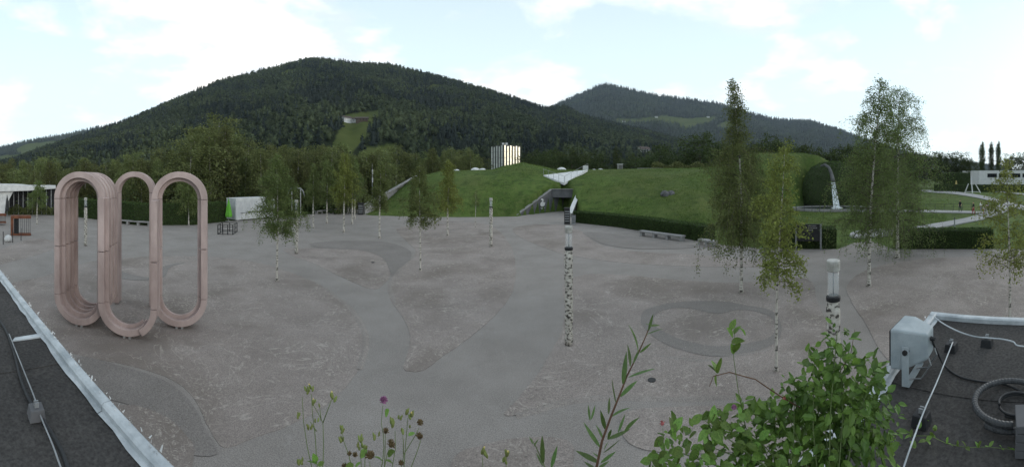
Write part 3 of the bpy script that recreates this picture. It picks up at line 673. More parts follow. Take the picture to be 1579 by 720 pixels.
# belt of trees behind the hedges (shared meshes)
BELT = [make_tree(200 + i, 10.0, 2.3 + .25 * (i % 3), .10, 50, 7000, .21, leafm='belt_leaf', twig=.75, taper=.42) for i in range(4)] + [make_tree(208, 10.0, 3.0, .10, 60, 7000, .22, style='round', leafm='belt_leaf')]
ROUND = [make_tree(220 + i, 9.0, 3.4, .14, 50, 4200, .30, name='broadleaf_tree', style='round', leafm='dark_leaf', barkm='twig') for i in range(3)]
TOPY = np.array([(-60, 246), (0, 246), (30, 240), (100, 243), (160, 240), (200, 236), (240, 229), (270, 230), (288, 214), (305, 190), (340, 180), (358, 198), (375, 214), (405, 212), (430, 214), (470, 226), (520, 218), (560, 226), (620, 228), (700, 224), (720, 224), (752, 230)], float)
def belt_label(p):
    for lim, w in ((82, 'rising behind the white pavilion at far left'), (160, 'in the belt behind the hedge inside the left pink ring'), (235, 'in the belt behind the middle pink arch'), (318, 'in the belt behind the right pink ring'), (362, 'in the tallest clump of the belt, above the kiosk corner'), (440, 'in the belt behind the white kiosk'), (500, 'in the belt behind the metal portal frame'), (562, 'in the belt behind the far benches'), (640, 'in the belt behind the sloping retaining wall')):
        if p < lim: return 'slender birch ' + w
    return 'slender birch beyond the mound, left of the golden tower'
k = 0
for px in np.arange(-55, 750, 9.0):
    row = k % 3
    d = (52, 60, 70)[row] + random.uniform(-3, 3)
    if px > 600: d = random.uniform(92, 110)
    elif px > 540: d = max(d, 62)
    p = px + random.uniform(-4, 4)
    yt = np.interp(p, TOPY[:, 0], TOPY[:, 1]) + random.choice((0, 2, 6, 10, 16)) + (4 if row == 0 else 0)
    h = H - (yt - YH) / F * d
    place_tree(BELT[k % 5], pol(p, d, -.03), belt_label(p), random.uniform(0, 6.28), h / 10.0, random.uniform(.9, 1.35) * max(.85, h / 10), group='birches in the belt behind the hedge')
    k += 1
for px, d, yt, w, i in ((822, 105, 236, 1, 0), (842, 98, 232, 1, 1), (862, 110, 236, .9, 2), (882, 104, 230, 1, 0), (905, 112, 236, 1, 1), (925, 108, 238, .8, 2), (975, 112, 240, .8, 0), (1000, 105, 243, .8, 1), (1018, 100, 226, 1.1, 2), (1040, 112, 242, 1, 0), (1062, 104, 236, 1, 1), (1080, 96, 208, 1.3, 2), (1100, 112, 222, 1.2, 0), (1126, 108, 222, 1, 1), (1168, 100, 222, .8, 2), (1188, 98, 212, 1.0, 0), (1212, 102, 216, 1, 1), (1240, 105, 226, 1, 2), (1262, 100, 232, 1, 0), (1288, 96, 230, 1.1, 1), (1312, 100, 226, 1.2, 2), (1330, 104, 228, 1.2, 0), (1350, 110, 232, 1.2, 1), (1372, 112, 230, 1.2, 2)):
    h = max(4, H - (yt - YH) / F * d)
    place_tree(ROUND[i], pol(px, d, -.1), 'dark rounded broadleaf tree beyond the mound, ' + ('between the golden tower and the conifer' if px < 945 else 'right of the pointed conifer' if px < 1070 else 'behind the tall weeping birch' if px < 1140 else 'above the green fountain hill' if px < 1270 else 'right of the fountain spout, near the birch pair'), random.uniform(0, 6.28), h / 9.0, w * h / 9.0 * random.uniform(.9, 1.1), group='broadleaf trees beyond the mound')
for px, d, yt in ((1425, 170, 240), (1445, 180, 236), (1465, 176, 236), (1482, 182, 238), (1495, 175, 246), (1560, 170, 240), (1578, 176, 238), (1596, 172, 242), (1405, 168, 236)):
    h = H - (yt - YH) / F * d
    place_tree(ROUND[int(px) % 3], pol(px, d, 0), 'dark broadleaf tree beyond the far lawn, ' + ('behind the hedge drum' if px < 1500 else 'behind the long white building'), random.uniform(0, 6.28), h / 9.0, h / 9.0 * .95, group='trees beyond the far lawn')
CON = make_tree(230, 11.0, 2.6, .06, 90, 4200, .32, name='conifer_tree', style='conifer', leafm='dark_leaf', barkm='twig')
place_tree(CON, pol(951, 104, -.1), 'dark pointed conifer rising behind the grass mound', 0, (H + 52 / F * 104) / 11, 1.2, cat='tree')
POP = make_tree(240, 16.0, 1.7, .05, 80, 5200, .34, name='poplar_tree', style='poplar', leafm='dark_leaf', barkm='twig')
for px, yt, lb in ((1515, 221, 'tall columnar poplar left of the white building, leftmost of three'), (1529, 221, 'middle columnar poplar behind the white building'), (1540, 220, 'rightmost columnar poplar behind the white building')):
    h = H - (yt - YH) / F * 190; place_tree(POP, pol(px, 190, 0), lb, random.uniform(0, 6), h / 16, 1.0 if px != 1515 else 1.15, group='columnar poplars')
# low undergrowth below the belt
r = np.random.default_rng(5); N = 26000
pu = r.uniform(-60, 610, N); du = r.uniform(48, 64, N) + np.where(pu > 540, 14, 0); zu = r.random(N) ** 1.3 * (1.3 + .7 * np.sin(pu * .07) + .5 * np.sin(pu * .19)) * 1.6
au = (pu - CX) / F; v, f = leaf_mesh(np.stack([du * np.sin(au), du * np.cos(au), zu], -1), .34, 6)
tag(link('undergrowth', np_mesh('undergrowth', v, f, M['dark_leaf'])), 'dark tangled undergrowth below the birch belt', 'undergrowth', kind='stuff')
# bushes along the mound crest right of the conifer
r = np.random.default_rng(9); N = 9000
pu = r.uniform(1005, 1085, N); du = r.uniform(80, 88, N); zu = 6.3 + r.random(N) ** 1.2 * (2.0 + .5 * np.sin(pu * .2)); au = (pu - CX) / F
v, f = leaf_mesh(np.stack([du * np.sin(au), du * np.cos(au), zu], -1), .36, 7)
tag(link('shrub_border', np_mesh('shrub_border', v, f, M['belt_leaf'])), 'green shrub border along the crest of the grass mound', 'shrubs', kind='stuff')

# ================================================================= HEDGES
def hedge(line, h, w, label, nleaf, leaf=.11, name='clipped_hedge'):
    """line: ground points of the visible foot"""
    P = [Vector(p) for p in line]; back = []
    n = len(P); nor = []
    for i in range(n):
        t = (P[min(i + 1, n - 1)] - P[max(i - 1, 0)]).normalized(); q = Vector((-t.y, t.x, 0))
        if q.dot(P[i]) < 0: q = -q
        nor.append(q)
    root = thing(name, tuple(P[0].xy) + (0,), label, 'hedge')
    b = MB(); ins = .07
    vs_ = []
    for i in range(n):
        for off, z in ((ins, -.05), (ins, h - ins), (w - ins, h - ins), (w - ins, -.05)):
            p = P[i] + nor[i] * off; vs_.append((p.x, p.y, z))
    fs_ = [(4 * i + a, 4 * i + 4 + a, 4 * i + 4 + (a + 1) % 4, 4 * i + (a + 1) % 4) for i in range(n - 1) for a in range(3)] + [(0, 1, 2, 3), tuple(4 * (n - 1) + a for a in (3, 2, 1, 0))]
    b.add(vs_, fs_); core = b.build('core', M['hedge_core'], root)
    seg = np.array([(P[i + 1] - P[i]).length for i in range(n - 1)]); r = np.random.default_rng(int(h * 1000) + n + nleaf)
    pk = r.choice(n - 1, nleaf, p=seg / seg.sum()); u = r.random(nleaf)
    PA = np.array([list(p) for p in P]); NA = np.array([list(q) for q in nor])
    base = PA[pk] * (1 - u[:, None]) + PA[pk + 1] * u[:, None]; nn = NA[pk] * (1 - u[:, None]) + NA[pk + 1] * u[:, None]
    side = r.random(nleaf); top = side > .66
    off = np.where(top, r.random(nleaf) * w, np.where(side > .58, w, .0)) + r.normal(size=nleaf) * .03
    z = np.where(top, h + r.normal(size=nleaf) * .035, r.random(nleaf) * h)
    C = base + nn * off[:, None]; C[:, 2] = z
    # ends
    ne = max(60, int(nleaf * .06)); ee = r.integers(0, 2, ne); E = np.where(ee[:, None] == 0, PA[0], PA[-1]) + np.where(ee[:, None] == 0, NA[0], NA[-1]) * (r.random(ne) * w)[:, None]; E[:, 2] = r.random(ne) * h
    C = np.concatenate([C, E]) - np.array(root['_off'])
    v, f = leaf_mesh(C, leaf, 3)
    link('foliage', np_mesh('foliage', v, f, M['hedge']), None, root)
    return root
hedge([G(112, 333.5), G(160, 340), G(206, 346.5)], 2.25, 1.2, 'tall clipped hedge seen through the left pink ring', 9000, .12)
hedge([G(207, 346.8), G(250, 347.5), G(300, 347), G(349, 341.5)], 2.2, 1.2, 'tall clipped hedge behind the right pink ring, reaching the kiosk', 9000, .12)
hedge([G(884, 343), G(920, 346.5), G(960, 351.5), G(1000, 358), G(1040, 365), G(1086, 373)], 1.22, 1.3, 'long low clipped hedge curving along the foot of the grass mound', 14000, .1)
hedge([G(1185, 383), G(1240, 383.5), G(1290, 383)], 1.38, 1.5, 'clipped hedge block behind the black notice board', 6000, .09)
hedge([G(1378, 383), G(1450, 383.5), G(1532, 383)], 1.3, 1.2, 'clipped hedge behind the right gravel bed and tall birches', 7500, .09)
hedge([pol(1440, 132), pol(1560, 128), pol(1620, 128)], 2.6, 2.0, 'far low hedge in front of the white building', 2500, .35)
# shrubs in front of the white building
root = thing('flower_bed', G(40, 334), 'row of loose shrubs before the white curved building', 'shrubs')
r = np.random.default_rng(15); N = 6000; pu = r.uniform(-30, 82, N); du = 545 * 4.9 / (332.5 - 275) + 1.6 + r.normal(size=N) * .5; zu = r.random(N) ** .8 * (1.15 + .25 * np.sin(pu * .3)); au = (pu - CX) / F
v, f = leaf_mesh(np.stack([du * np.sin(au), du * np.cos(au), zu], -1) - np.array(root['_off']), .16, 16); link('foliage', np_mesh('foliage', v, f, M['belt_leaf']), None, root)

# ================================================================= PINK SCULPTURE: rings made of jointed ribs
TA = R(-47); AX = Vector((math.sin(TA), math.cos(TA), 0)); RX = Vector((math.cos(TA), -math.sin(TA), 0))
sc_root = thing('ring_sculpture', G(195, 515), 'tall sculpture of linked pale pink stadium rings on the left plaza', 'sculpture')
def stad_segment(c, Wd, z0, z1, th, dep, kind, back, a0=None, a1=None, zlo=None, zhi=None):
    """c: ground point of the ring centre; kind top / bottom / left / right; back: distance along the axis"""
    rr = (Wd - th) / 2; zt, zb = z1 - th / 2 - rr, z0 + th / 2 + rr; gap = .013
    pts = []
    if kind in ('left', 'right'):
        s = -1 if kind == 'left' else 1; lo = (zb if zlo is None else zlo) + gap; hi = (zt if zhi is None else zhi) - gap
        pts = [((s * rr, z), (s, 0)) for z in (lo, hi)]
    else:
        d0, d1 = (0, 180) if kind == 'top' else (180, 360)
        if a0 is not None: d0, d1 = a0, a1
        for k in range(23):
            a = R(d0 + (d1 - d0) * k / 22); cz = zt if kind == 'top' else zb
            pts.append(((rr * math.cos(a), cz + rr * math.sin(a)), (math.cos(a), math.sin(a))))
    b = MB(); vs_ = []
    for (x, z), (nx, nz) in pts:
        for o1, o2 in ((-1, -1), (1, -1), (1, 1), (-1, 1)):
            q = Vector((c[0], c[1], 0)) + RX * (x + nx * th / 2 * o1) + AX * (back + dep / 2 * (1 + o2)); q.z = z + nz * th / 2 * o1; vs_.append(q)
    n = len(pts); fs_ = [(4 * i + k, 4 * i + (k + 1) % 4, 4 * i + 4 + (k + 1) % 4, 4 * i + 4 + k) for i in range(n - 1) for k in range(4)] + [(3, 2, 1, 0), tuple(4 * (n - 1) + k for k in range(4))]
    return b.add(vs_, fs_).build('ring_segment', M['pink'], sc_root, bevel=.012)
ZT = 5.12
def ring(c, Wd, th, ribs, z0=.07, kinds=('top', 'bottom', 'left', 'right'), zmid=2.6):
    for back, dep, inset in ribs:
        for k in kinds:
            if k in ('left', 'right') and zmid:
                rr = (Wd - 2 * inset - th) / 2
                stad_segment(c, Wd - 2 * inset, z0 + inset, ZT - inset, th, dep, k, back, zhi=zmid); stad_segment(c, Wd - 2 * inset, z0 + inset, ZT - inset, th, dep, k, back, zlo=zmid)
            else: stad_segment(c, Wd - 2 * inset, z0 + inset, ZT - inset, th, dep, k, back)
c1 = G(121, 505); c2 = G(195, 523); c3 = G(276, 508)
ring(c1, 1.80, .20, [(0, .20, 0), (.205, .11, .12), (.32, .22, .0), (.545, .11, .12), (.66, .22, 0), (.885, .11, .12), (1.0, .22, 0), (1.225, .11, .12), (1.34, .2, 0)])
ring(c3, 1.82, .20, [(0, .18, 0), (.185, .10, .12), (.29, .18, 0)])
# front half ring: left leg and bowl, its right end cut, and the overlapping right leg
for back, dep, ins in ((.0, .18, 0), (.185, .10, .1), (.29, .18, .0)):
    stad_segment(c2, 1.86 - 2 * ins, .07 + ins, ZT, .20, dep, 'bottom', back, 180, 316); stad_segment(c2, 1.86 - 2 * ins, .07 + ins, ZT, .20, dep, 'left', back, zhi=2.6); stad_segment(c2, 1.86 - 2 * ins, .07 + ins, ZT, .20, dep, 'left', back, zlo=2.6, zhi=4.3)
for back, dep in ((-.10, .20), (.14, .3)):
    stad_segment(c2, 1.92, .03, ZT, .195, dep, 'bottom', back, 302 if back < 0 else 318, 359.5); stad_segment(c2, 1.92, .03, ZT, .195, dep, 'right', back, zhi=2.4); stad_segment(c2, 1.92, .03, ZT, .195, dep, 'right', back, zlo=2.4, zhi=4.25)
cb_ = pol(206, 13.5)
for back in (0, .26):
    stad_segment(cb_, 1.62, .03, 5.16, .2, .2, 'top', back)
    for k in ('left', 'right'): stad_segment(cb_, 1.62, .03, 5.16, .2, .2, k, back, zlo=.05)
for c in (c1, c2, c3):
    for s in (-.05, .06):
        q = Vector((c[0], c[1], 0)) + RX * s * 1.6 + AX * .16
        MB().box((q.x, q.y, .05), (.07, .3, .1), TA * -1).build('foot', M['concrete'], sc_root)

# ================================================================= LAMP POSTS: birch logs with a glass neck and white head
M['lamp_head'] = mat('lamp_head', (.24, .23, .20), (.44, .43, .40), scale=9, rough=.5, detail=9, lo=.3, hi=.6)
gm = bpy.data.materials.new('lamp_glass'); gm.use_nodes = True
gb = gm.node_tree.nodes['Principled BSDF']; gb.inputs['Base Color'].default_value = (.75, .78, .78, 1); gb.inputs['Roughness'].default_value = .08; gb.inputs['Alpha'].default_value = .22; M['lamp_glass'] = gm
def lamp(px, d, label, first=[None]):
    loc = pol(px, d, .02)
    if first[0] is not None: return copy_tree(first[0], loc, random.uniform(0, 6), label=label)
    t = thing('lamp_post', loc, label, 'lamp post', 'birch log lamp posts')
    o = t['_off']
    def c(z): return (o[0], o[1], o[2] + z)
    prof = []
    for i in range(15):
        z = 2.78 * i / 14; prof.append((.118 + .010 * math.sin(i * 2.1) + .006 * math.sin(i * 5.3), z))
    b = MB().lathe(prof, o, 14)
    for q in range(len(b.v)):
        x, y, z = b.v[q]; a = math.atan2(y - o[1], x - o[0]); k = 1 + .05 * math.sin(3 * a + z * 2) ; b.v[q] = (o[0] + (x - o[0]) * k, o[1] + (y - o[1]) * k, z)
    b.build('log', M['log'], t, True)
    MB().lathe([(.122, 0), (.126, .02), (.126, .07), (.10, .09)], c(2.775), 16).build('collar', M['dark_metal'], t)
    MB().lathe([(.100, 0), (.100, .42)], c(2.866), 20).build('glass_tube', gm, t, True)
    MB().lathe([(.012, 0), (.012, .42)], c(2.865), 8).build('rod', M['grey_metal'], t)
    MB().lathe([(.112, 0), (.118, .01), (.118, .17), (.105, .185), (.02, .19)], c(3.287), 20).build('lamp_head', M['lamp_head'], t)
    first[0] = t; return t
lamp(877, 10.4, 'birch log lamp post standing alone near the centre path')
lamp(1285, 6.1, 'birch log lamp post nearest the roof, foot hidden by foliage')
lamp(757, 25.3, 'distant birch log lamp post below the small grass knoll')
lamp(132, 25.7, 'birch log lamp post seen through the left pink ring')
lamp(457, 23.0, 'birch log lamp post partly behind the leafy left birch')

# ================================================================= ENTRANCE IN THE MOUND
en = thing('museum_entrance', pol(845, 50), 'dark concrete entrance cut into the grass mound', 'entrance')
a_ = Vector(pol(797, 46.2, 0)); b_ = Vector(pol(851, 52.3, 0)); c_ = Vector(pol(872, 54.6, 0)); bk = Vector(pol(850, 56.0)) - b_
ztop = H - (292.5 - YH) / F * 52.3
def wallseg(p, q, zp, zq, th, nm, m, par, z0=-.6):
    t = (q - p).normalized(); nn = Vector((-t.y, t.x, 0)); nn = nn if nn.y > 0 else -nn
    pts = [p, q, q + nn * th, p + nn * th]; zs = [zp, zq, zq, zp]
    b = MB(); b.prism([(v.x, v.y) for v in pts], z0, zs); return b.build(nm, m, par)
for i in range(6):                                          # cast concrete panels of the left wing wall
    u0, u1 = i / 6, (i + 1) / 6 - .004
    wallseg(a_.lerp(b_, u0), a_.lerp(b_, u1), .05 + (ztop - .05) * u0, .05 + (ztop - .05) * u1, .3, 'wall_panel', M['concrete_dark'], en)
wallseg(b_ + (c_ - b_) * .003, c_, ztop, ztop, .3, 'wall_panel', M['concrete_dark'], en)
cp = MB(); t_ = (b_ - a_).normalized(); nn = Vector((-t_.y, t_.x, 0))
cp.bar(a_ + nn * .15 + Vector((0, 0, .09)), b_ + nn * .15 + Vector((0, 0, ztop + .05)), .42, .09).build('coping', M['concrete'], en)
d_ = Vector(pol(893, 52.0, 0)); e_ = Vector(pol(877, 44.5, 0)); g_ = Vector(pol(889, 57.5, 0))
ln = MB(); ln.prism([tuple(b_.xy), tuple(d_.xy), tuple(g_.xy), tuple(c_.xy)], ztop - 1.15, ztop + .02); ln.build('lintel', M['concrete_dark'], en)
ch_ = MB(); ch_.bar(Vector((b_.x, b_.y, ztop + .08)), Vector((d_.x, d_.y, ztop + .08)), .4, .1); ch_.build('lintel_edge', M['concrete'], en)
MB().prism([tuple(c_.xy), tuple(g_.xy), tuple((g_ + Vector((0, .4, 0))).xy), tuple((c_ + Vector((0, .4, 0))).xy)], -.6, ztop).build('door', M['glass_dark'], en)
wl = MB(); t2 = (e_ - d_).normalized(); n2_ = Vector((t2.y, -t2.x, 0)) * .3
if n2_.x < 0: n2_ = -n2_
wl.prism([tuple(d_.xy), tuple((d_ + n2_).xy), tuple((e_ + n2_).xy), tuple(e_.xy)][::-1], -.4, [.4, .4, ztop, ztop]); wl.build('right_wing_wall', M['concrete'], en)
cp2 = MB(); cp2.bar(d_ + n2_ * .5 + Vector((0, 0, ztop + .08)), e_ + n2_ * .5 + Vector((0, 0, .5)), .55, .12); cp2.build('coping', M['white_paint'], en)
# swan emblem with two lines of small lettering on the wing wall
def wall_pt(px, py):
    th = (px - CX) / F; dr = Vector((math.sin(th), math.cos(th), 0)); w = c_ - a_
    k = (a_.x * w.y - a_.y * w.x) / (dr.x * w.y - dr.y * w.x); q = dr * k
    return Vector((q.x, q.y, H - (py - YH) / F * k)) - Vector((q.x, q.y, 0)).normalized() * .035
body = [(833.5, 317), (833, 314.5), (834.2, 312), (836, 310.6), (836.3, 309.2), (835, 308), (834.2, 309), (834, 307.6), (835.3, 306.2), (837.2, 306.4), (838.2, 308.4), (837.6, 311.2), (838.8, 312.2), (841, 311.8), (840.2, 314.2), (839.8, 316.6), (837.5, 318.4), (835, 318.6)]
e1 = MB(); qv = [wall_pt(*p) for p in body]; e1.add(qv, [tuple(range(len(qv)))]); e1.build('swan_emblem', M['white_paint'], en)
for y0, w_ in ((320, 3.6), (321.6, 2.4)):
    e1 = MB(); k = int(w_ * 2)
    for i in range(k):
        x0 = 837 - w_ + i * 2 * w_ / k; e1.add([wall_pt(x0, y0 + .9), wall_pt(x0 + .75, y0 + .9), wall_pt(x0 + .75, y0), wall_pt(x0, y0)], [(0, 1, 2, 3)])
    e1.build('lettering', M['white_paint'], en)['kind'] = 'stuff'
# retaining wall and rail at the left end of the mound
wg = thing('retaining_wall', pol(563, 47.6), 'pale sloping retaining wall at the left end of the grass mound', 'wall')
p0, p1 = Vector(pol(563, 48.0, 0)), Vector(pol(642, 70, 0))
for i in range(7):
    u0, u1 = i / 7, (i + 1) / 7 - .004; wallseg(p0.lerp(p1, u0), p0.lerp(p1, u1), 1.2 + 4.1 * u0, 1.2 + 4.1 * u1, .35, 'wall_panel', M['concrete'], wg)
MB().bar(p0 + Vector((0, 0, 1.28)), p1 + Vector((0, 0, 5.4)), .6, .12).build('coping', M['concrete'], wg)
# white viewing platform on the slope
def hit(px, py):
    for d in np.arange(44, 84, .25):
        if YH - (float(hill_z(px, d)) - H) / d * F <= py: return float(d)
    return 70.0
vp = thing('viewing_platform', A(870, 272, 62), 'white tilted viewing platform above the mound entrance', 'platform')
q = [A(838, 270, hit(838, 271) - .3), A(870, 282, hit(870, 283) - .6), A(906, 261.5, hit(905, 266) - .5)]
b = MB(); b.add([tuple(v) for v in q] + [(v[0], v[1], v[2] - .35) for v in q], [(0, 1, 2), (5, 4, 3), (0, 3, 4, 1), (1, 4, 5, 2), (2, 5, 3, 0)]); b.build('deck', M['white_paint'], vp)
for i, (s, e) in enumerate(((0, 1), (1, 2))):
    for k in range(5):
        p = Vector(q[s]).lerp(Vector(q[e]), k / 4.0 + (.02 if s else 0)); MB().bar(p, p + Vector((0, 0, 1.0)), .04).build('rail_post', M['grey_metal'], vp)
    MB().bar(Vector(q[s]) + Vector((0, 0, 1.0)), Vector(q[e]) + Vector((0, 0, 1.0)), .035).build('handrail', M['grey_metal'], vp)
MB().box(A(903, 258.5, hit(903, 266) + .4), (.8, .8, .7)).build('end_box', M['white_paint'], vp)
# skylight domes on the mound
for px, dd, rr, lb in ((704, 74, .75, 'white skylight dome on the mound left of the knoll, leftmost'), (733, 74, 1.05, 'largest white skylight dome left of the grass knoll'), (744, 75, .85, 'white skylight dome beside the largest dome, nearest the knoll'), (866, 76, 1.1, 'white skylight dome between the knoll and the white platform'), (916, 76, .6, 'small white skylight dome right of the white platform'), (926, 76, .7, 'second small white skylight dome right of the white platform')):
    z = float(hill_z(px, dd)) - .25; x, y, _ = pol(px, dd); t = thing('skylight_dome', (x, y, z), lb, 'skylight', 'skylight domes on the mound')
    MB().lathe([(rr * 1.05, -.6), (rr * 1.05, .12)], (x, y, z), 18).build('curb', M['concrete'], t)
    MB().lathe([(rr * math.cos(R(a)), .12 + rr * .75 * math.sin(R(a))) for a in range(0, 90, 12)] + [(.01, .12 + rr * .75)], (x, y, z), 18).build('dome', M['white_paint'], t, True)
x, y, _ = pol(956, 76); z = float(hill_z(956, 76)); t = thing('vent_box', (x, y, z), 'small pale vent box on the mound crest below the conifer', 'vent')
MB().box((x, y, z + .55), (.95, .9, 1.3)).build('housing', M['concrete'], t); MB().box((x, y, z + 1.25), (1.1, 1.05, .1)).build('lid', M['white_paint'], t)
for k in range(4): MB().box((x, y - .46, z + .3 + .2 * k), (.7, .04, .09)).build('louvre', M['dark_metal'], t)
t = thing('crest_wall', pol(1002, 76), 'long low pale parapet on the crest of the mound', 'wall')
for i in range(5):
    p = pol(983 + i * 7.6, 77, 6.8); q2 = pol(983 + i * 7.6 + 7.4, 77, 6.8); MB().bar(Vector(p) + Vector((0, 0, .1)), Vector(q2) + Vector((0, 0, .1)), .4, .5).build('wall_panel', M['concrete'], t)
# small dark stone on the lawn
b = MB(); x, y, _ = pol(1031, 44); z = float(hill_z(1031, 44)); t = thing('boulder', (x, y, z), 'dark low boulder lying on the grass slope', 'boulder')
for dx, s in ((-.5, .55), (.35, .5)):
    b = MB().lathe([(s * .9, -.2), (s, .1), (s * .75, .38), (s * .2, .5)], (x + dx, y, z), 9); b.v = [(v[0] + random.uniform(-.08, .08), v[1] + random.uniform(-.08, .08), v[2] + random.uniform(-.05, .05)) for v in b.v]; b.build('stone', M['concrete_dark'], t)

# ================================================================= FOUNTAIN HILL: ivy covered face with plain metal spout, water and pool
iv = thing('ivy_fountain_wall', pol(1285, 61), 'steep dark ivy covered fountain wall set into the green hill', 'fountain')
cx_, cy_, _ = pol(1285, 64.4)
b = MB(); prof = [(6.2, -.4), (6.1, 2), (5.6, 4), (4.9, 5.6), (3.9, 6.9), (2.3, 7.7), (.1, 8.0)]; b.lathe(prof, (cx_, cy_, 0), 28); b.build('core', M['hedge_core'], iv, True)
r = np.random.default_rng(44); N = 15000; a = r.random(N) * 6.283; zz = np.interp(r.random(N), np.linspace(0, 1, 7), [0, 2, 4, 5.6, 6.9, 7.7, 8.0]); rr = np.interp(zz, [p[1] for p in prof], [p[0] for p in prof]) + r.normal(size=N) * .08
v, f = leaf_mesh(np.stack([cx_ + rr * np.cos(a), cy_ + rr * np.sin(a), zz], -1) - np.array(iv['_off']), .22, 45); link('ivy', np_mesh('ivy', v, f, M['hedge']), None, iv)
sp = MB(); pts = [A(1266, 256, 58.2), A(1272, 254, 57.6), A(1278, 258, 57.2), A(1281.5, 266, 56.9), A(1284, 276, 56.7), A(1285, 280, 56.5)]
sp.tube(smooth3 := [Vector(p) for p in pts], [.16, .22, .25, .27, .32, .36], 8); sp.build('spout', M['concrete_dark'], iv, True)
w = MB(); cols = 9; rows = 14; vs_ = []
for j in range(rows + 1):
    u = j / rows; pxm = 1284.6 + 6.0 * u; half = 3.0 + 2.2 * u; y = 281 + 42 * u; dd = 56.3 - 1.4 * u
    for i in range(cols + 1):
        g = i / cols * 2 - 1; vs_.append(A(pxm + half * g, y, dd + .12 * math.sin(i * 2.4 + j * .7)))
w.add(vs_, [(j * (cols + 1) + i, j * (cols + 1) + i + 1, (j + 1) * (cols + 1) + i + 1, (j + 1) * (cols + 1) + i) for j in range(rows) for i in range(cols)]); w.build('waterfall', M['foam'], iv)
po = thing('pool', pol(1290, 55), 'round fountain pool with pale rim below the waterfall', 'pool')
x, y, _ = pol(1287, 55.0)
def ell(rx, ry, n=40): return [(x + rx * math.cos(2 * math.pi * k / n) * math.cos(-.9) - ry * math.sin(2 * math.pi * k / n) * math.sin(-.9), y + rx * math.cos(2 * math.pi * k / n) * math.sin(-.9) + ry * math.sin(2 * math.pi * k / n) * math.cos(-.9)) for k in range(n)]
eo, ei = ell(6.6, 3.6), ell(6.1, 3.1)
b = MB(); n = 40; b.add([(p[0], p[1], z) for z, e in ((.0, eo), (.38, eo), (.38, ei), (.0, ei)) for p in e], [(q_ * n + k, q_ * n + (k + 1) % n, ((q_ + 1) % 4) * n + (k + 1) % n, ((q_ + 1) % 4) * n + k) for q_ in range(4) for k in range(n)]); b.build('rim', M['concrete'], po)
b = MB(); b.add([(p[0], p[1], .30) for p in ei], [tuple(range(n))]); b.build('water_surface', M['water'], po)
b = MB().lathe([(1.0, 0), (.8, .07), (.3, .1)], A(1290.6, 323, 54.9)[:2] + (.31,), 14); b.build('foam', M['foam'], po, True)
def railing(pts, h, label, name='railing', r_=.03, rails=(1.0,), m='dark_metal'):
    P = [Vector(p) for p in pts]; t = thing(name, tuple(P[0]), label, 'railing')
    for p in P: MB().bar(p, p + Vector((0, 0, h)), r_ * 1.6).build('post', M[m], t)
    for k in rails:
        for i in range(len(P) - 1): MB().bar(P[i] + Vector((0, 0, h * k)), P[i + 1] + Vector((0, 0, h * k)), r_).build('rail', M[m], t)
    return t
railing([pol(1228 + 12 * i, 52 - .5 * math.sin(i / 8 * math.pi), .05) for i in range(9)], 1.0, 'thin dark railing in front of the fountain pool', rails=(.55, 1.0))
railing([pol(1428 + 14 * i, 53.5, .02) for i in range(6)], 1.0, 'thin dark railing beside the lawn path on the right', rails=(.6, 1.0))
# ================================================================= BUILDINGS
def face_pt(p, q, u, z): return Vector((p.x + (q.x - p.x) * u, p.y + (q.y - p.y) * u, z))
M['tower_wall'] = mat('tower_wall', (.05, .052, .05), (.075, .075, .07), scale=.4, rough=.5)
M['mirror_gold'] = mat('mirror_gold', (.55, .50, .38), (.72, .68, .56), scale=.35, rough=.35, metal=1.0, stretch=(1, 1, .6))
M['mirror_pale'] = mat('mirror_pale', (.45, .46, .44), (.62, .63, .6), scale=.3, rough=.4, metal=.3)
tw = thing('tower_block', pol(777, 148), 'tower block with golden mirrored strips beyond the grass mound', 'building')
k0, kl, kr = Vector(pol(777, 146)), Vector(pol(757.5, 154)), Vector(pol(803, 152)); kb = kl + kr - k0; ZTW = H + (YH - 223.5) / F * 148
MB().prism([tuple(v.xy) for v in (kl, k0, kr, kb)], -.2, ZTW).build('wall', M['tower_wall'], tw)
for p, q, n_, mm in ((kl, k0, 5, 'mirror_pale'), (k0, kr, 6, 'mirror_gold')):
    t_ = (q - p).normalized(); o_ = Vector((t_.y, -t_.x, 0)) * .12
    for i in range(n_):
        u0, u1 = (i + .12) / n_, (i + .58) / n_
        zt_ = ZTW - .2 - .3 * (i % 2); zb_ = 3.0 + (i * 2.3 % 3)
        for j in range(6):
            za, zb2 = zb_ + (zt_ - zb_) * j / 6, zb_ + (zt_ - zb_) * (j + .96) / 6
            w_ = random.uniform(-.05, .05)
            a1, a2 = p.lerp(q, u0) + o_, p.lerp(q, u1) + o_
            b = MB(); b.add([(a1.x, a1.y, za), (a2.x + o_.x * w_, a2.y + o_.y * w_, za), (a2.x + o_.x * w_, a2.y + o_.y * w_, zb2), (a1.x, a1.y, zb2)], [(0, 1, 2, 3)])
            b.build('mirror_panel', M[mm], tw)
for px in (776, 781): MB().box(Vector(pol(px, 150)) + Vector((0, 0, ZTW + .4)), (1.0, 1.0, 1.3)).build('roof_box', M['white_paint'], tw)

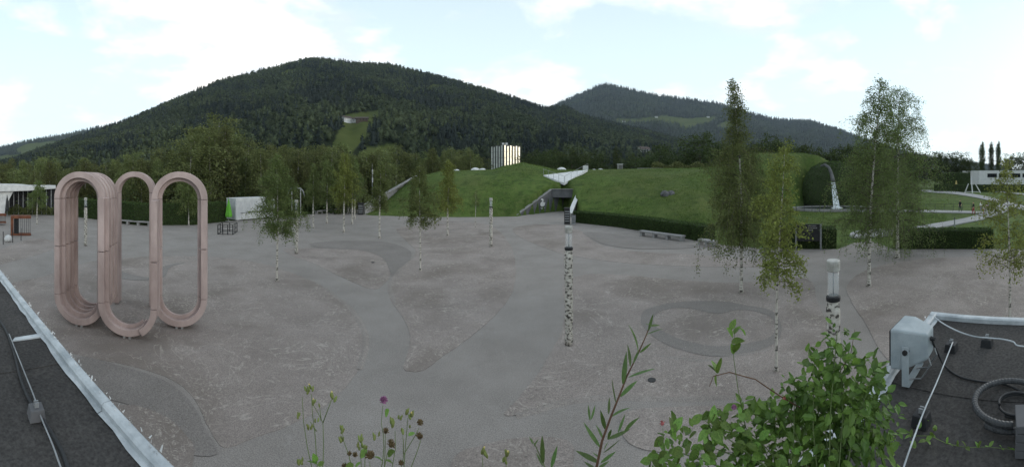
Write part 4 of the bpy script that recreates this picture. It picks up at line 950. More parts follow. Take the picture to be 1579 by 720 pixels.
def hill_point(surf, px, py):
    ts = np.linspace(.05, 1, 400); d, z = surf(np.full(400, float(px)), ts); y = YH - (z - H) / d * F
    i = int(np.argmin(np.abs(y - py))); return Vector(pol(px, float(d[i]), float(z[i])))
def house(pos, w, l, h, label, yaw=0.0, roof='roof_dark', name='farmhouse'):
    t = thing(name, tuple(pos), label, 'house'); X = Vector((math.cos(yaw), math.sin(yaw), 0)); Y = Vector((-math.sin(yaw), math.cos(yaw), 0))
    def P(x, y, z): return pos + X * x + Y * y + Vector((0, 0, z))
    b = MB(); b.add([P(-l / 2, -w / 2, -h), P(l / 2, -w / 2, -h), P(l / 2, w / 2, -h), P(-l / 2, w / 2, -h), P(-l / 2, -w / 2, h), P(l / 2, -w / 2, h), P(l / 2, w / 2, h), P(-l / 2, w / 2, h), P(-l / 2, 0, h * 1.5), P(l / 2, 0, h * 1.5)],
              [(0, 1, 5, 4), (1, 2, 6, 9, 5), (2, 3, 7, 6), (3, 0, 4, 8, 7)]); b.build('wall', M['white_paint'], t)
    b = MB(); e = .12 * w
    for s in (-1, 1):
        q = [P(-l / 2 - e, s * (w / 2 + e), h * .92), P(l / 2 + e, s * (w / 2 + e), h * .92), P(l / 2 + e, 0, h * 1.55), P(-l / 2 - e, 0, h * 1.55)]
        if s > 0: q.reverse()
        b.add(q + [v + Vector((0, 0, .3)) for v in q], [(3, 2, 1, 0), (4, 5, 6, 7), (0, 1, 5, 4), (1, 2, 6, 5), (2, 3, 7, 6), (3, 0, 4, 7)])
    b.build('roof', M[roof], t)
    for i in range(4):
        for j in range(2):
            c = P(-l / 2 + l * (i + .5) / 4, -w / 2 - .06, h * (.25 + .42 * j)); MB().box(c, (l * .09, .1, h * .2), yaw).build('window', M['glass_dark'], t)
    return t
M['roof_dark'] = mat('roof_dark', (.06, .045, .04), (.09, .065, .055), scale=1.0)
M['timber'] = mat('timber', (.06, .04, .03), (.1, .07, .05), scale=1.0)
def faced(pos): return math.atan2(pos.y, pos.x) - math.pi / 2
hp = hill_point(s1, 534, 188); house(hp, 15, 18, 8, 'white farmhouse at the left of the steep mountain meadow', faced(hp) + .5)
hp = hill_point(s1, 545, 188); house(hp, 13, 24, 6, 'low pale farm building beside the white farmhouse on the meadow', faced(hp) - .3)
hp = hill_point(s1, 558, 187); t = house(hp, 14, 26, 6, 'dark timber barn on the mountain meadow', faced(hp)); 
for c in t.children:
    if c.name.startswith('wall'): c.data.materials[0] = M['timber']
for px, py, lb in ((1012, 181, 'tiny white chalet on the far green meadow'), (962, 188, 'tiny white chalet at the left of the far meadow'), (1092, 181, 'tiny pale chalet at the right end of the far meadow')):
    hp = hill_point(s2, px, py); house(hp, 20, 30, 9, lb, faced(hp) + .2, name='chalet')
hp = Vector(pol(992, 190, 0)); hp.z = 15.5; 
tmp = hill_point(s1, 992, 238); house(tmp, 7 * tmp.length / 300, 9 * tmp.length / 300, 4.2 * tmp.length / 300, 'white house with gable behind the mound, left of round trees', faced(tmp) + .6)
tmp = hill_point(s1, 983, 239); house(tmp, 5 * tmp.length / 300, 7 * tmp.length / 300, 2.0 * tmp.length / 300, 'low white outbuilding beside the white gabled house', faced(tmp))

# white curved pavilion at far left
pv_ = thing('white_pavilion', pol(30, 47), 'low white pavilion with swooping roof at far left', 'building')
def slab(line, back, z0s, z1s, nm, m):
    P = [Vector(pol(p, d)) for p, d in line]; n = len(P); vs_ = []
    for i, p in enumerate(P):
        o = p.normalized() * back; vs_ += [(p.x, p.y, z0s[i]), (p.x, p.y, z1s[i]), (p.x + o.x, p.y + o.y, z1s[i]), (p.x + o.x, p.y + o.y, z0s[i])]
    return MB().add(vs_, [(4 * i + a, 4 * i + (a + 1) % 4, 4 * i + 4 + (a + 1) % 4, 4 * i + 4 + a) for i in range(n - 1) for a in range(4)] + [(0, 1, 2, 3), tuple(4 * (n - 1) + a for a in (3, 2, 1, 0))]).build(nm, m, pv_, False, .06)
slab([(-70, 46), (-30, 45.2), (0, 45), (25, 45), (45, 45.4), (65, 46), (86, 47)], 7, [3.0, 3.1, 3.2, 3.25, 3.3, 3.42, 3.52], [4.15, 4.15, 4.15, 4.12, 3.98, 3.96, 3.92], 'roof', M['white_paint'])
slab([(-70, 45.6), (-20, 45.4), (4, 45.6)], 5, [0, 0, 0], [3.1, 3.15, 3.2], 'wall', M['white_paint'])
sw = MB(); vs_ = []
for i in range(9):
    u = i / 8; z = 3.25 * u; wd = 3 + 14 * (1 - math.cos(u * math.pi / 2)) ; vs_ += [pol(4, 45.55, z), pol(4 + wd, 45.55, z), pol(4 + wd, 47, z), pol(4, 47, z)]
sw.add(vs_, [(4 * i + a, 4 * i + (a + 1) % 4, 4 * i + 4 + (a + 1) % 4, 4 * i + 4 + a) for i in range(8) for a in range(4)]); sw.build('curved_column', M['white_paint'], pv_)
for i in range(10):
    p, q = Vector(pol(14 + i * 7.2, 48.2)), Vector(pol(14 + (i + 1) * 7.2 - .5, 48.2)); b = MB(); b.add([(p.x, p.y, .0), (q.x, q.y, .0), (q.x, q.y, 3.45), (p.x, p.y, 3.45)], [(0, 1, 2, 3)]); b.build('pane', M['glass_dark'], pv_)
    MB().bar(p + Vector((0, 0, 0)) - p.normalized() * .08, p + Vector((0, 0, 3.4)) - p.normalized() * .08, .09).build('mullion', M['grey_metal'], pv_)
um = thing('folded_parasol', pol(11, 43.5), 'folded dark parasol before the white pavilion', 'parasol')
MB().lathe([(.03, 0), (.03, 1.0)], pol(11, 43.5), 8).build('pole', M['grey_metal'], um); MB().lathe([(.22, .9), (.26, 1.1), (.14, 2.2), (.02, 2.9)], pol(11, 43.5), 8).build('canopy', M['rubber'], um)

# white building far right, drum hedge, tripod
wb = thing('white_building', pol(1545, 165), 'long flat roofed white building beyond the far right lawn', 'building')
p, q = Vector(pol(1510, 165)), Vector(pol(1640, 160)); zt_ = H + 12 / F * 165
bk_ = Vector((6, 10, 0)); MB().prism([tuple(p.xy), tuple(q.xy), tuple((q + bk_).xy), tuple((p + bk_).xy)], -.1, zt_).build('wall', M['white_paint'], wb)
for i in range(6):
    u0 = .10 + .14 * i; t_ = (q - p).normalized(); o_ = Vector((t_.y, -t_.x, 0)) * (.06 if t_.y * p.x - t_.x * p.y < 0 else -.06)
    o_ = -p.normalized() * .08
    a1, a2 = p.lerp(q, u0) + o_, p.lerp(q, u0 + .115) + o_; b = MB(); b.add([(a1.x, a1.y, zt_ - 3.2), (a2.x, a2.y, zt_ - 3.2), (a2.x, a2.y, zt_ - 1.4), (a1.x, a1.y, zt_ - 1.4)], [(0, 1, 2, 3)]); b.build('window', M['glass_dark'], wb)
dh = thing('hedge_drum', pol(1474, 138), 'drum shaped clipped hedge room with golden doorway on the far lawn', 'hedge')
x, y, _ = pol(1474, 142); b = MB().lathe([(5.7, 0), (5.7, 6.9), (5.0, 7.2), (.5, 7.2)], (x, y, 0), 26); b.build('core', M['hedge_core'], dh)
r = np.random.default_rng(3); N = 3500; a = r.random(N) * 6.283; v, f = leaf_mesh(np.stack([x + 5.75 * np.cos(a), y + 5.75 * np.sin(a), r.random(N) * 7.2], -1) - np.array(dh['_off']), .4, 4); link('foliage', np_mesh('foliage', v, f, M['hedge']), None, dh)
M['gold'] = mat('gold_panel', (.42, .33, .12), (.55, .45, .18), scale=1, rough=.5)
p = Vector(pol(1474.5, 135.8)); b = MB(); t_ = Vector((p.y, -p.x, 0)).normalized()
pr = [(-.55, 0), (.55, 0), (.45, 2.5), (.15, 4.1), (-.15, 4.1), (-.45, 2.5)]; b.add([tuple(p + t_ * u + Vector((0, 0, z))) for u, z in pr] + [tuple(p + p.normalized() * .5 + t_ * u + Vector((0, 0, z))) for u, z in pr], [tuple(range(6))] + [(i, (i + 1) % 6, 6 + (i + 1) % 6, 6 + i) for i in range(6)]); b.build('doorway', M['gold'], dh)
tp = thing('tripod_sculpture', pol(1500, 118), 'white slender tripod sculpture on the far lawn', 'sculpture')
top = Vector(pol(1497.5, 118, H - (-3) / F * 118)); 
for px, d in ((1499.5, 117), (1512, 119), (1488, 120)):
    e = Vector(pol(px, d, 0)); s = top.lerp(e, 0 if px < 1505 and px > 1490 else .45); MB().tube([s, e], [.16, .22], 8).build('leg', M['white_paint'], tp)
MB().tube([Vector(pol(1490, 120, .35)), Vector(pol(1511, 119, .35))], [.12, .12], 6).build('crossbar', M['white_paint'], tp)

# ================================================================= PLAZA FURNITURE
ki = thing('kiosk_container', G(364, 341), 'white container kiosk beside the left hedge, half behind the birch', 'kiosk')
kc = Vector(G(364, 341)); kL = Vector(G(349.5, 338)); fd = (Vector(G(430, 335.2)) - kc).normalized(); kR = kc + fd * 5.8; kB = kL + fd * 5.8
MB().prism([tuple(v.xy) for v in (kL, kc, kR, kB)], .12, 2.5).build('body', M['white_paint'], ki)
def panel_on(p, q, u0, u1, z0, z1, m, nm, par, out_, th=.04):
    a1, a2 = p.lerp(q, u0), p.lerp(q, u1); MB().prism([tuple(a1.xy), tuple((a1 + out_ * th).xy), tuple((a2 + out_ * th).xy), tuple(a2.xy)], z0, z1).build(nm, m, par)
of = -Vector((-fd.y, fd.x, 0)); of = of if of.dot(kc) < 0 else -of
sd_ = (kL - kc).normalized(); os_ = Vector((-sd_.y, sd_.x, 0)); os_ = os_ if os_.dot(fd) < 0 else -os_
M['kiosk_rib'] = mat('kiosk_rib', (.48, .49, .50), (.56, .57, .57), scale=2, rough=.5)
for i in range(16): panel_on(kc, kR, (i + .1) / 16, (i + .8) / 16, .95 if i > 1 else .2, 2.35, M['kiosk_rib'], 'front_rib', ki, of)
for i in range(2, 16, 2): panel_on(kc, kR, (i + .05) / 16, (i + 1.85) / 16, .2, .86, M['white_paint'], 'lower_panel', ki, of)
panel_on(kc, kR, .1, 1, .88, .93, M['grey_metal'], 'counter', ki, of, .12)
for i in range(8): panel_on(kc, kL, (i + .1) / 8, (i + .75) / 8, .2, 2.4, M['kiosk_rib'], 'side_rib', ki, os_)
MB().prism([tuple((v + (v - (kc + kB) / 2) * .015).xy) for v in (kL, kc, kR, kB)], 2.5, 2.58).build('roof', M['white_paint'], ki)
for v in (kL, kc, kR, kB): MB().box((v.x + (kB.x - v.x) * .03, v.y + (kB.y - v.y) * .03, .07), (.2, .2, .14)).build('foot', M['concrete'], ki)
gu = thing('folded_umbrella', G(352.5, 342), 'folded bright green umbrella at the kiosk corner', 'umbrella')
x, y, _ = G(352.5, 342); MB().lathe([(.03, .1), (.03, 2.7)], (x, y, 0), 8).build('pole', M['grey_metal'], gu)
b = MB().lathe([(.30, .55), (.34, .75), (.24, 1.5), (.1, 2.2), (.03, 2.6)], (x, y, 0), 10); b.v = [((v[0] - x) * (1 + .22 * (i % 2)) + x, (v[1] - y) * (1 + .22 * (i % 2)) + y, v[2]) for i, v in enumerate(b.v)]; b.build('canopy', M['green_cloth'], gu); MB().box((x, y, .06), (.5, .5, .1)).build('base', M['concrete'], gu)
q4 = [Vector(G(336, 361.5)), Vector(G(359, 362)), Vector(G(365.5, 357.5)), Vector(G(343, 357))]
railing([q4[0], q4[0].lerp(q4[1], .33), q4[0].lerp(q4[1], .66), q4[1], q4[1].lerp(q4[2], .5), q4[2], q4[2].lerp(q4[3], .5), q4[3], q4[3].lerp(q4[0], .5), q4[0]], .85, 'square dark railing round a plaza pit by the kiosk', rails=(.05, .5, 1.0), r_=.035)
def bench(p, q, label, m='concrete', h=.45, dp=.5, n=3):
    p, q = Vector(p), Vector(q); t = thing('bench', tuple(p), label, 'bench'); dr = (q - p).normalized(); nn = Vector((-dr.y, dr.x, 0)); nn = nn if nn.dot(p) > 0 else -nn
    L_ = (q - p).length
    for i in range(n):                                   # three cast slabs
        a1, a2 = p + dr * (L_ * i / n), p + dr * (L_ * (i + 1) / n - .015)
        MB().prism([tuple(v.xy) for v in (a1, a2, a2 + nn * dp, a1 + nn * dp)], h - .12, h).build('seat', M[m], t)
    for i in range(n + 1):
        c = p + dr * (L_ * (.04 + .92 * i / n)) + nn * dp / 2; MB().box((c.x, c.y, (h - .12) / 2), (.22, dp * .8, h - .12), math.atan2(dr.y, dr.x)).build('support', M[m], t)
    return t
bench(G(985, 363.5), G(1052, 373), 'long concrete bench in front of the low curved hedge')
bench(G(1076, 378), G(1100, 382), 'concrete bench half hidden by the tall weeping birch', n=2)
bench(G(178, 345), G(231, 349), 'long concrete bench below the left hedge, seen behind the rings')
bench(G(489, 330.5), G(512, 327.5), 'concrete bench at the far left of the bench row')
bench(G(514, 327.3), G(540, 324.3), 'concrete bench nearest the black litter cabinet')
def cabinet(px, py, w, h, label, m, nm='litter_bin', cat='bin'):
    x, y, _ = G(px, py); yaw = -math.atan2(x, y); t = thing(nm, (x, y, 0), label, cat)
    MB().box((x, y, h / 2), (w, w * .7, h), yaw).build('body', M[m], t, bevel=.02); MB().box((x, y, h + .03), (w * 1.08, w * .78, .06), yaw).build('lid', M['dark_metal'], t)
    for k in range(5): MB().box((x - math.sin(-yaw) * w * .36, y - math.cos(-yaw) * w * .36, h * (.2 + .15 * k)), (w * .8, .03, h * .05), yaw).build('slat', M['grey_metal'] if m == 'dark_metal' else M['dark_metal'], t)
cabinet(556, 331, .75, 1.55, 'black slatted litter cabinet at the end of the retaining wall', 'dark_metal')
cabinet(874.5, 345.5, .62, 1.7, 'tall black cabinet at the end of the long low hedge', 'dark_metal')
cabinet(884.5, 346, .42, .95, 'small grey litter bin beside the tall black cabinet', 'grey_metal')
# portal frame near the bench row
sf = thing('swing_frame', G(456, 336), 'thin metal portal frame with rounded top behind the birch', 'frame')
d = 46.0
for dd, nm in ((45.5, 'front'), (46.8, 'rear')):
    pts = [pol(443, dd, 2.6), pol(446, dd, 3.35), pol(450, dd, 3.6), pol(463, dd, 3.6), pol(467, dd, 3.3), pol(470, dd, 2.5)]
    MB().tube(pts, [.06] * 6, 6).build('arch', M['grey_metal'], sf, True)
for px, dd in ((450, 45.5), (463.5, 45.5), (450, 46.8), (463.5, 46.8)): MB().tube([pol(px, dd, 0), pol(px, dd, 3.6)], [.07, .07], 6).build('leg', M['grey_metal'], sf)
for px in (450, 463.5): MB().tube([pol(px, 45.5, 3.6), pol(px, 46.8, 3.6)], [.05, .05], 6).build('crossbar', M['grey_metal'], sf)
ms = thing('mast', pol(574, 60), 'thin grey antenna mast behind the retaining wall', 'mast')
MB().tube([pol(574, 60, 0), pol(574, 60, 6.4)], [.09, .05], 8).build('pole', M['grey_metal'], ms); MB().tube([pol(574, 60, 6.35), pol(574, 60, 7.4)], [.03, .02], 6).build('antenna', M['grey_metal'], ms)
for z in (4.6, 6.0): MB().box(pol(574.4, 59.85, z), (.16, .16, .8)).build('antenna_panel', M['white_paint'], ms)
# corten portals at far left
def portal(px0, px1, y0, y1, d, label):
    t = thing('steel_portal', pol(px0, d), label, 'display')
    zt_, zb_ = H - (y0 - YH) / F * d, max(.0, H - (y1 - YH) / F * d); p, q = Vector(pol(px0, d)), Vector(pol(px1, d)); o = p.normalized() * .8
    def pr(a, b, z0, z1, nm, m): MB().prism([tuple(a.xy), tuple(b.xy), tuple((b + o).xy), tuple((a + o).xy)], z0, z1).build(nm, M[m], t)
    pr(p, q, zt_ - .22, zt_, 'top_beam', 'rust'); pr(p, q, zb_, zb_ + .12, 'bottom_beam', 'rust'); pr(p, p.lerp(q, .14), zb_ + .122, zt_ - .222, 'side_plate', 'rust')
    c = p.lerp(q, .16); e = p.lerp(q, .4); MB().prism([tuple((c + o * .3).xy), tuple((e + o * .3).xy), tuple((e + o * .4).xy), tuple((c + o * .4).xy)], zb_ + .122, zt_ - .222).build('dark_panel', M['glass_dark'], t)
    for i in range(6): a = p.lerp(q, .5 + .09 * i) + o * .1; MB().bar(Vector((a.x, a.y, zb_ + .122)), Vector((a.x, a.y, zt_ - .222)), .03).build('rod', M['dark_metal'], t)
portal(16.5, 48, 333, 363, 30.2, 'rust brown steel portal with thin rods on the far left plaza')
portal(-12, 9.5, 330, 344, 37, 'rust brown steel box cut off by the left edge')
for i, (px, y0, y1) in enumerate(((5, 358, 377), (19.5, 352, 374), (32.5, 350, 371))):
    x, y, _ = G(px, y1); t = MB().tube([(x, y, 0), (x, y, .95)], [.03, .03], 8).build('barrier_post', M['dark_metal']); tag(t, ('thin dark post at the far left edge, leftmost of three', 'thin dark post just before the rusty portal, middle of three', 'thin dark post below the rusty portal, rightmost of three')[i], 'post', 'thin posts at far left')
x, y, _ = G(12.5, 373); tag(MB().lathe([(.10, 0), (.26, .1), (.30, .28), (.2, .48), (.03, .55)], (x, y, 0), 12).build('ground_light', M['white_paint'], None, True), 'small white rounded light on the ground near the rusty portal', 'light')
# black notice board
nb_ = thing('notice_board', G(1262, 384), 'black notice board with pale lettering in front of the hedge block', 'sign')
p, q = Vector(G(1228, 385.5)), Vector(G(1265, 385.5)); o = p.normalized()
d = p.length; zt_, zb_ = H - (345.5 - YH) / F * d, H - (372 - YH) / F * d
MB().prism([tuple(p.xy), tuple(q.xy), tuple((q + o * .08).xy), tuple((p + o * .08).xy)], zb_, zt_).build('panel', M['dark_metal'], nb_)
for c in (p - (q - p) * .01, q + (q - p) * .02): MB().bar(Vector((c.x, c.y, 0)), Vector((c.x, c.y, zt_ + .04)), .09).build('post', M['grey_metal'], nb_)
for k, (w_, u0, zz) in enumerate(((.36, .48, .86), (.40, .48, .74), (.22, .48, .62))):
    n_ = 7 - k
    for i in range(n_):
        a1 = p.lerp(q, u0 + w_ * i / n_); a2 = p.lerp(q, u0 + w_ * (i + .7) / n_); z1 = zb_ + (zt_ - zb_) * zz
        b = MB(); f_ = -o * .012; b.add([(a1.x + f_.x, a1.y + f_.y, z1), (a2.x + f_.x, a2.y + f_.y, z1), (a2.x + f_.x, a2.y + f_.y, z1 + .07), (a1.x + f_.x, a1.y + f_.y, z1 + .07)], [(0, 1, 2, 3)]); b.build('lettering', M['concrete'], nb_)
x, y, _ = G(1472, 350); t = thing('path_bollard', (x, y, 0), 'short grey bollard light beside the right lawn path', 'bollard'); MB().lathe([(.07, 0), (.07, .8), (.06, .82)], (x, y, 0), 10).build('column', M['grey_metal'], t); MB().lathe([(.08, 0), (.08, .1), (.03, .12)], (x, y, .82), 10).build('cap', M['dark_metal'], t)

# ================================================================= PEOPLE on the right lawn path
M['skin'] = mat('skin', (.42, .26, .19), (.48, .3, .22), rough=.6)
def person(px, py, h, top, low, hair, label, yaw=0.0, stride=.12, bag=None):
    x, y, _ = G(px, py); s = h / 1.72
    key = lambda nm, c: M.setdefault('cl_%s' % (c,), mat('cloth_%s' % nm, c, tuple(v * 1.15 for v in c), rough=.9))
    J = [((0, 0, .93), .135), ((0, 0, 1.12), .125), ((0, -.01, 1.32), .15), ((0, 0, 1.44), .09), ((0, .005, 1.50), .055), ((0, .01, 1.58), .085), ((0, .015, 1.66), .088), ((0, .005, 1.70), .05),
         ((.10, 0, .88), .095), ((.11, stride, .50), .068), ((.11, stride * .7, .09), .042), ((.12, stride * 1.0 + .12, .03), .035),
         ((-.10, 0, .88), .095), ((-.11, -stride * .3, .50), .068), ((-.11, -stride * 1.3, .10), .042), ((-.12, -stride * 1.3 + .13, .03), .035),
         ((.19, 0, 1.38), .065), ((.23, -.03, 1.12), .047), ((.23, .08, .90), .036), ((.22, .13, .82), .032),
         ((-.19, 0, 1.38), .065), ((-.23, -.02, 1.12), .047), ((-.22, .12, .92), .036), ((-.21, .17, .85), .032)]
    E_ = [(0, 1), (1, 2), (2, 3), (3, 4), (4, 5), (5, 6), (6, 7), (0, 8), (8, 9), (9, 10), (10, 11), (0, 12), (12, 13), (13, 14), (14, 15), (2, 16), (16, 17), (17, 18), (18, 19), (2, 20), (20, 21), (21, 22), (22, 23)]
    me = bpy.data.meshes.new('tmp'); me.from_pydata([tuple(Vector(j[0]) * s) for j in J], E_, []); o = bpy.data.objects.new('tmp', me); COL.objects.link(o)
    o.modifiers.new('s', 'SKIN'); sv = me.skin_vertices[0].data
    for i, j in enumerate(J): sv[i].radius = (j[1] * s * (1.25 if i < 4 else 1), j[1] * s)
    sv[0].use_root = True
    sb = o.modifiers.new('u', 'SUBSURF'); sb.levels = 1; sb.render_levels = 1
    dg = bpy.context.evaluated_depsgraph_get(); bm_ = bpy.data.meshes.new_from_object(o.evaluated_get(dg)); bpy.data.objects.remove(o)
    bm_.materials.clear()
    for m in (M['skin'], key('top', top), key('low', low), key('hair', hair)): bm_.materials.append(m)
    for p in bm_.polygons:
        c = p.center / s
        if c.z > 1.47: p.material_index = 3 if (c.z > 1.645 or c.y < -.02) else 0
        elif c.z > .97 and not (abs(c.x) > .17 and c.z < 1.12): p.material_index = 1
        elif abs(c.x) > .175 and c.z > .75: p.material_index = 0
        elif c.z > .12: p.material_index = 2
        else: p.material_index = 3
        p.use_smooth = True
    b = link('person', bm_); b.location = (x, y, .09); b.rotation_euler = (0, 0, yaw); tag(b, label, 'person', 'people on the lawn path')
    return b
person(1480.5, 327.5, 1.70, (.02, .02, .025), (.03, .03, .04), (.02, .015, .01), 'person in dark clothes standing by the lawn railing', 1.2)
person(1501, 332.5, 1.72, (.025, .025, .03), (.25, .05, .05), (.03, .02, .015), 'person in dark top and dull red trousers on the path', .6)
person(1512.8, 331, 1.76, (.62, .62, .6), (.22, .22, .24), (.05, .035, .025), 'person in white shirt and grey trousers, left of the group', -.5)
person(1516.8, 331.5, 1.25, (.5, .48, .46), (.35, .10, .05), (.06, .04, .03), 'child in orange red trousers within the group on the path', -.3)
person(1520, 331, 1.55, (.5, .4, .42), (.3, .28, .3), (.05, .03, .02), 'person in pale pink top within the group on the path', .9)
person(1524, 329.5, 1.74, (.3, .3, .33), (.03, .03, .04), (.02, .015, .01), 'dark haired person at the right end of the group on the path', 2.6)
# ================================================================= THE FLAT ROOF UNDER THE CAMERA
KC = Vector(G(1440, 490, ROOF)); LP = Vector(G(0, 425, ROOF)); E1 = (KC - LP).normalized(); E1.z = 0; E1.normalize(); N1 = Vector((-E1.y, E1.x, 0))
def RP(s, n, z=ROOF): return Vector((KC.x + E1.x * s + N1.x * n, KC.y + E1.y * s + N1.y * n, z))      # s along the eaves (0 at the corner), n outward
rf = thing('flat_roof_building', tuple(RP(-4, -2, 0)), 'flat bitumen roof with white metal edging in the foreground', 'building')
MB().prism([tuple(RP(s, n).xy) for s, n in ((-16, -7), (-.06, -7), (-.06, -.06), (-16, -.06))], 0, ROOF - .03).build('wall', M['concrete'], rf)
seams = [-.02, -1.33, -2.35, -3.4, -4.6, -5.8, -6.75, -7.75, -8.75, -9.75, -10.75, -12, -14, -16]
for i in range(len(seams) - 1):
    a1, a0 = seams[i], seams[i + 1]; n_ = 14; vs_ = []; jit = [random.uniform(-.012, .012) for _ in range(n_ + 1)]
    z0, z1 = ROOF - .02, ROOF + (.0 if i % 2 else .006)
    top = [RP(a0 + (jit[k] if i % 2 == 0 else 0) - (.03 if i % 2 == 0 else 0), -.05 - 6.9 * k / n_, z1) for k in range(n_ + 1)] + [RP(a1 + (jit[k] if i % 2 == 0 else 0) + (.03 if i % 2 == 0 else 0) * (i > 0), -.05 - 6.9 * k / n_, z1) for k in range(n_, -1, -1)]
    b = MB(); n2 = len(top); b.add(top + [Vector((v.x, v.y, z0)) for v in top], [tuple(range(n2))] + [(k, n2 + k, n2 + (k + 1) % n2, (k + 1) % n2) for k in range(n2)])
    o = b.build('bitumen_sheet', M['bitumen'], rf)
M['flashing'] = mat('flashing', (.27, .30, .32), (.50, .53, .55), scale=5, rough=.5, lo=.3, hi=.6, detail=9, bump=.15, bscale=30)
M['lead'] = mat('old_metal', (.20, .21, .22), (.34, .35, .36), scale=6, rough=.55, metal=.4)
for i in range(8):                                            # front edge: lengths of white capping with folded lip and standing nose
    s1_, s0_ = -2.0 * i, -2.0 * (i + 1) + .006
    jr = [(random.uniform(-.012, .012)) for _ in range(12)]
    cap_in = [RP(s0_ + (s1_ - s0_) * k / 11, -.074 + jr[k], ROOF + .012) for k in range(12)]
    cap_out = [RP(s0_ + (s1_ - s0_) * k / 11, -.045, ROOF + .020) for k in range(12)]
    b = MB(); vs_ = []
    for a1, a2 in zip(cap_in, cap_out): vs_ += [a1, a2]
    b.add(vs_, [(2 * k, 2 * k + 2, 2 * k + 3, 2 * k + 1) for k in range(11)]); b.build('capping_skirt', M['flashing'], rf)
    b = MB(); pr = [(-.045, .0), (-.045, .055), (-.03, .07), (.02, .07), (.035, .055), (.035, -.10), (.0, -.10)]
    vs_ = [RP(s, n, ROOF + z) for s in (s0_, s1_) for n, z in pr]; k7 = len(pr)
    b.add(vs_, [(k, (k + 1) % k7, k7 + (k + 1) % k7, k7 + k) for k in range(k7)] + [tuple(range(k7)), tuple(reversed(range(k7, 2 * k7)))]); b.build('capping', M['lead'] if i == 0 and False else M['flashing'], rf)
for i in range(4):                                            # side edge from the corner
    n1_, n0_ = .035 - 1.8 * i, .035 - 1.8 * (i + 1) + .006; b = MB(); pr = [(-.05, .0), (-.05, .05), (-.035, .062), (.02, .062), (.03, .05), (.03, -.1), (0, -.1)]
    vs_ = [RP(s, n, ROOF + z) for n in (n1_, n0_) for s, z in pr]; b.add(vs_, [(k, (k + 1) % 7, 7 + (k + 1) % 7, 7 + k) for k in range(7)] + [tuple(range(7)), tuple(reversed(range(7, 14)))]); b.build('capping', M['flashing'], rf)
# flaking bits standing along the front edge
b = MB()
for k in range(330):
    s = random.uniform(-9.6, -.1); c = RP(s, .02 + random.uniform(-.02, .03), ROOF + .07); L_ = random.uniform(.006, .024) * (1 if random.random() < .85 else 1.6)
    dv = Vector((random.uniform(-1, 1), random.uniform(-1, 1), random.uniform(.2, 1))).normalized() * L_; sd_ = dv.cross(Vector((random.random(), random.random(), random.random()))).normalized() * L_ * .3
    b.add([c - sd_, c + sd_, c + dv + sd_ * .4, c + dv - sd_ * .4], [(0, 1, 2, 3)])
o = b.build('flaking_paint', M['white_paint'], rf); o['kind'] = 'stuff'
MB().prism([tuple(v.xy) for v in (Vector(G(19, 528, ROOF)), Vector(G(23, 523, ROOF)), Vector(G(68, 515.5, ROOF)), Vector(G(68, 521, ROOF)))][::-1], ROOF + .003, ROOF + .018).build('joint_strip', M['flashing'], rf)

def cable(name, pts, rad, m, label, cat, z=None, n=8, k=8, corr=False):
    P = [Vector(p) for p in pts]; o = []
    for i in range(len(P) - 1):
        p0, p1, p2, p3 = P[max(i - 1, 0)], P[i], P[i + 1], P[min(i + 2, len(P) - 1)]
        for j in range(k):
            t = j / k; o.append(.5 * ((2 * p1) + (-p0 + p2) * t + (2 * p0 - 5 * p1 + 4 * p2 - p3) * t * t + (-p0 + 3 * p1 - 3 * p2 + p3) * t ** 3))
    o.append(P[-1])
    rr = [rad * (1 + (.09 if i % 2 else -.05)) for i in range(len(o))] if corr else rad
    ob = MB().tube(o, rr, n).build(name, M[m], None, not corr); tag(ob, label, cat); return ob
zr = ROOF + .018
cable('roof_cable', [G(x, y, zr) for x, y in ((-25, 470), (-5, 490), (10, 512), (22, 545), (32, 585), (48, 622), (66, 648), (88, 682), (100, 708), (118, 760))], .013, 'rubber', 'thick black cable running along the left roof', 'cable')
cable('lightning_rod', [G(x, y, ROOF + .05) for x, y in ((14, 515), (24, 540), (38, 575), (52, 610), (64, 645), (80, 683), (92, 716), (112, 770))], .0055, 'lead', 'thin metal conductor beside the black cable on the left roof', 'conductor')
cable('lightning_rod', [G(1469, 528, ROOF + .1), G(1445, 588, ROOF + .1), G(1424, 636, ROOF + .1), G(1395, 716, ROOF + .06), G(1385, 760, ROOF + .05)], .0055, 'flashing', 'pale straight conductor rod resting on two blocks of the right roof', 'conductor')
cable('lightning_rod', [G(1441, 489, ROOF + .08), G(1456, 500, ROOF + .07), G(1480, 512, ROOF + .07), G(1503, 519, ROOF + .08), G(1522, 521, ROOF + .1), G(1545, 523, ROOF + .1), G(1562, 527, ROOF + .08), G(1570, 533, ROOF + .06), G(1600, 536, ROOF + .05)], .007, 'flashing', 'pale conductor curving from the roof corner over a block', 'conductor')
cable('speaker_cable', [A(1436, 522, 2.75), G(1444, 540, ROOF + .16), G(1456, 563, ROOF + .03), G(1478, 580, zr), G(1510, 588, zr), G(1545, 592, zr), G(1572, 602, zr), G(1610, 622, zr)], .0085, 'rubber', 'black cable leading from the loudspeaker across the right roof', 'cable')
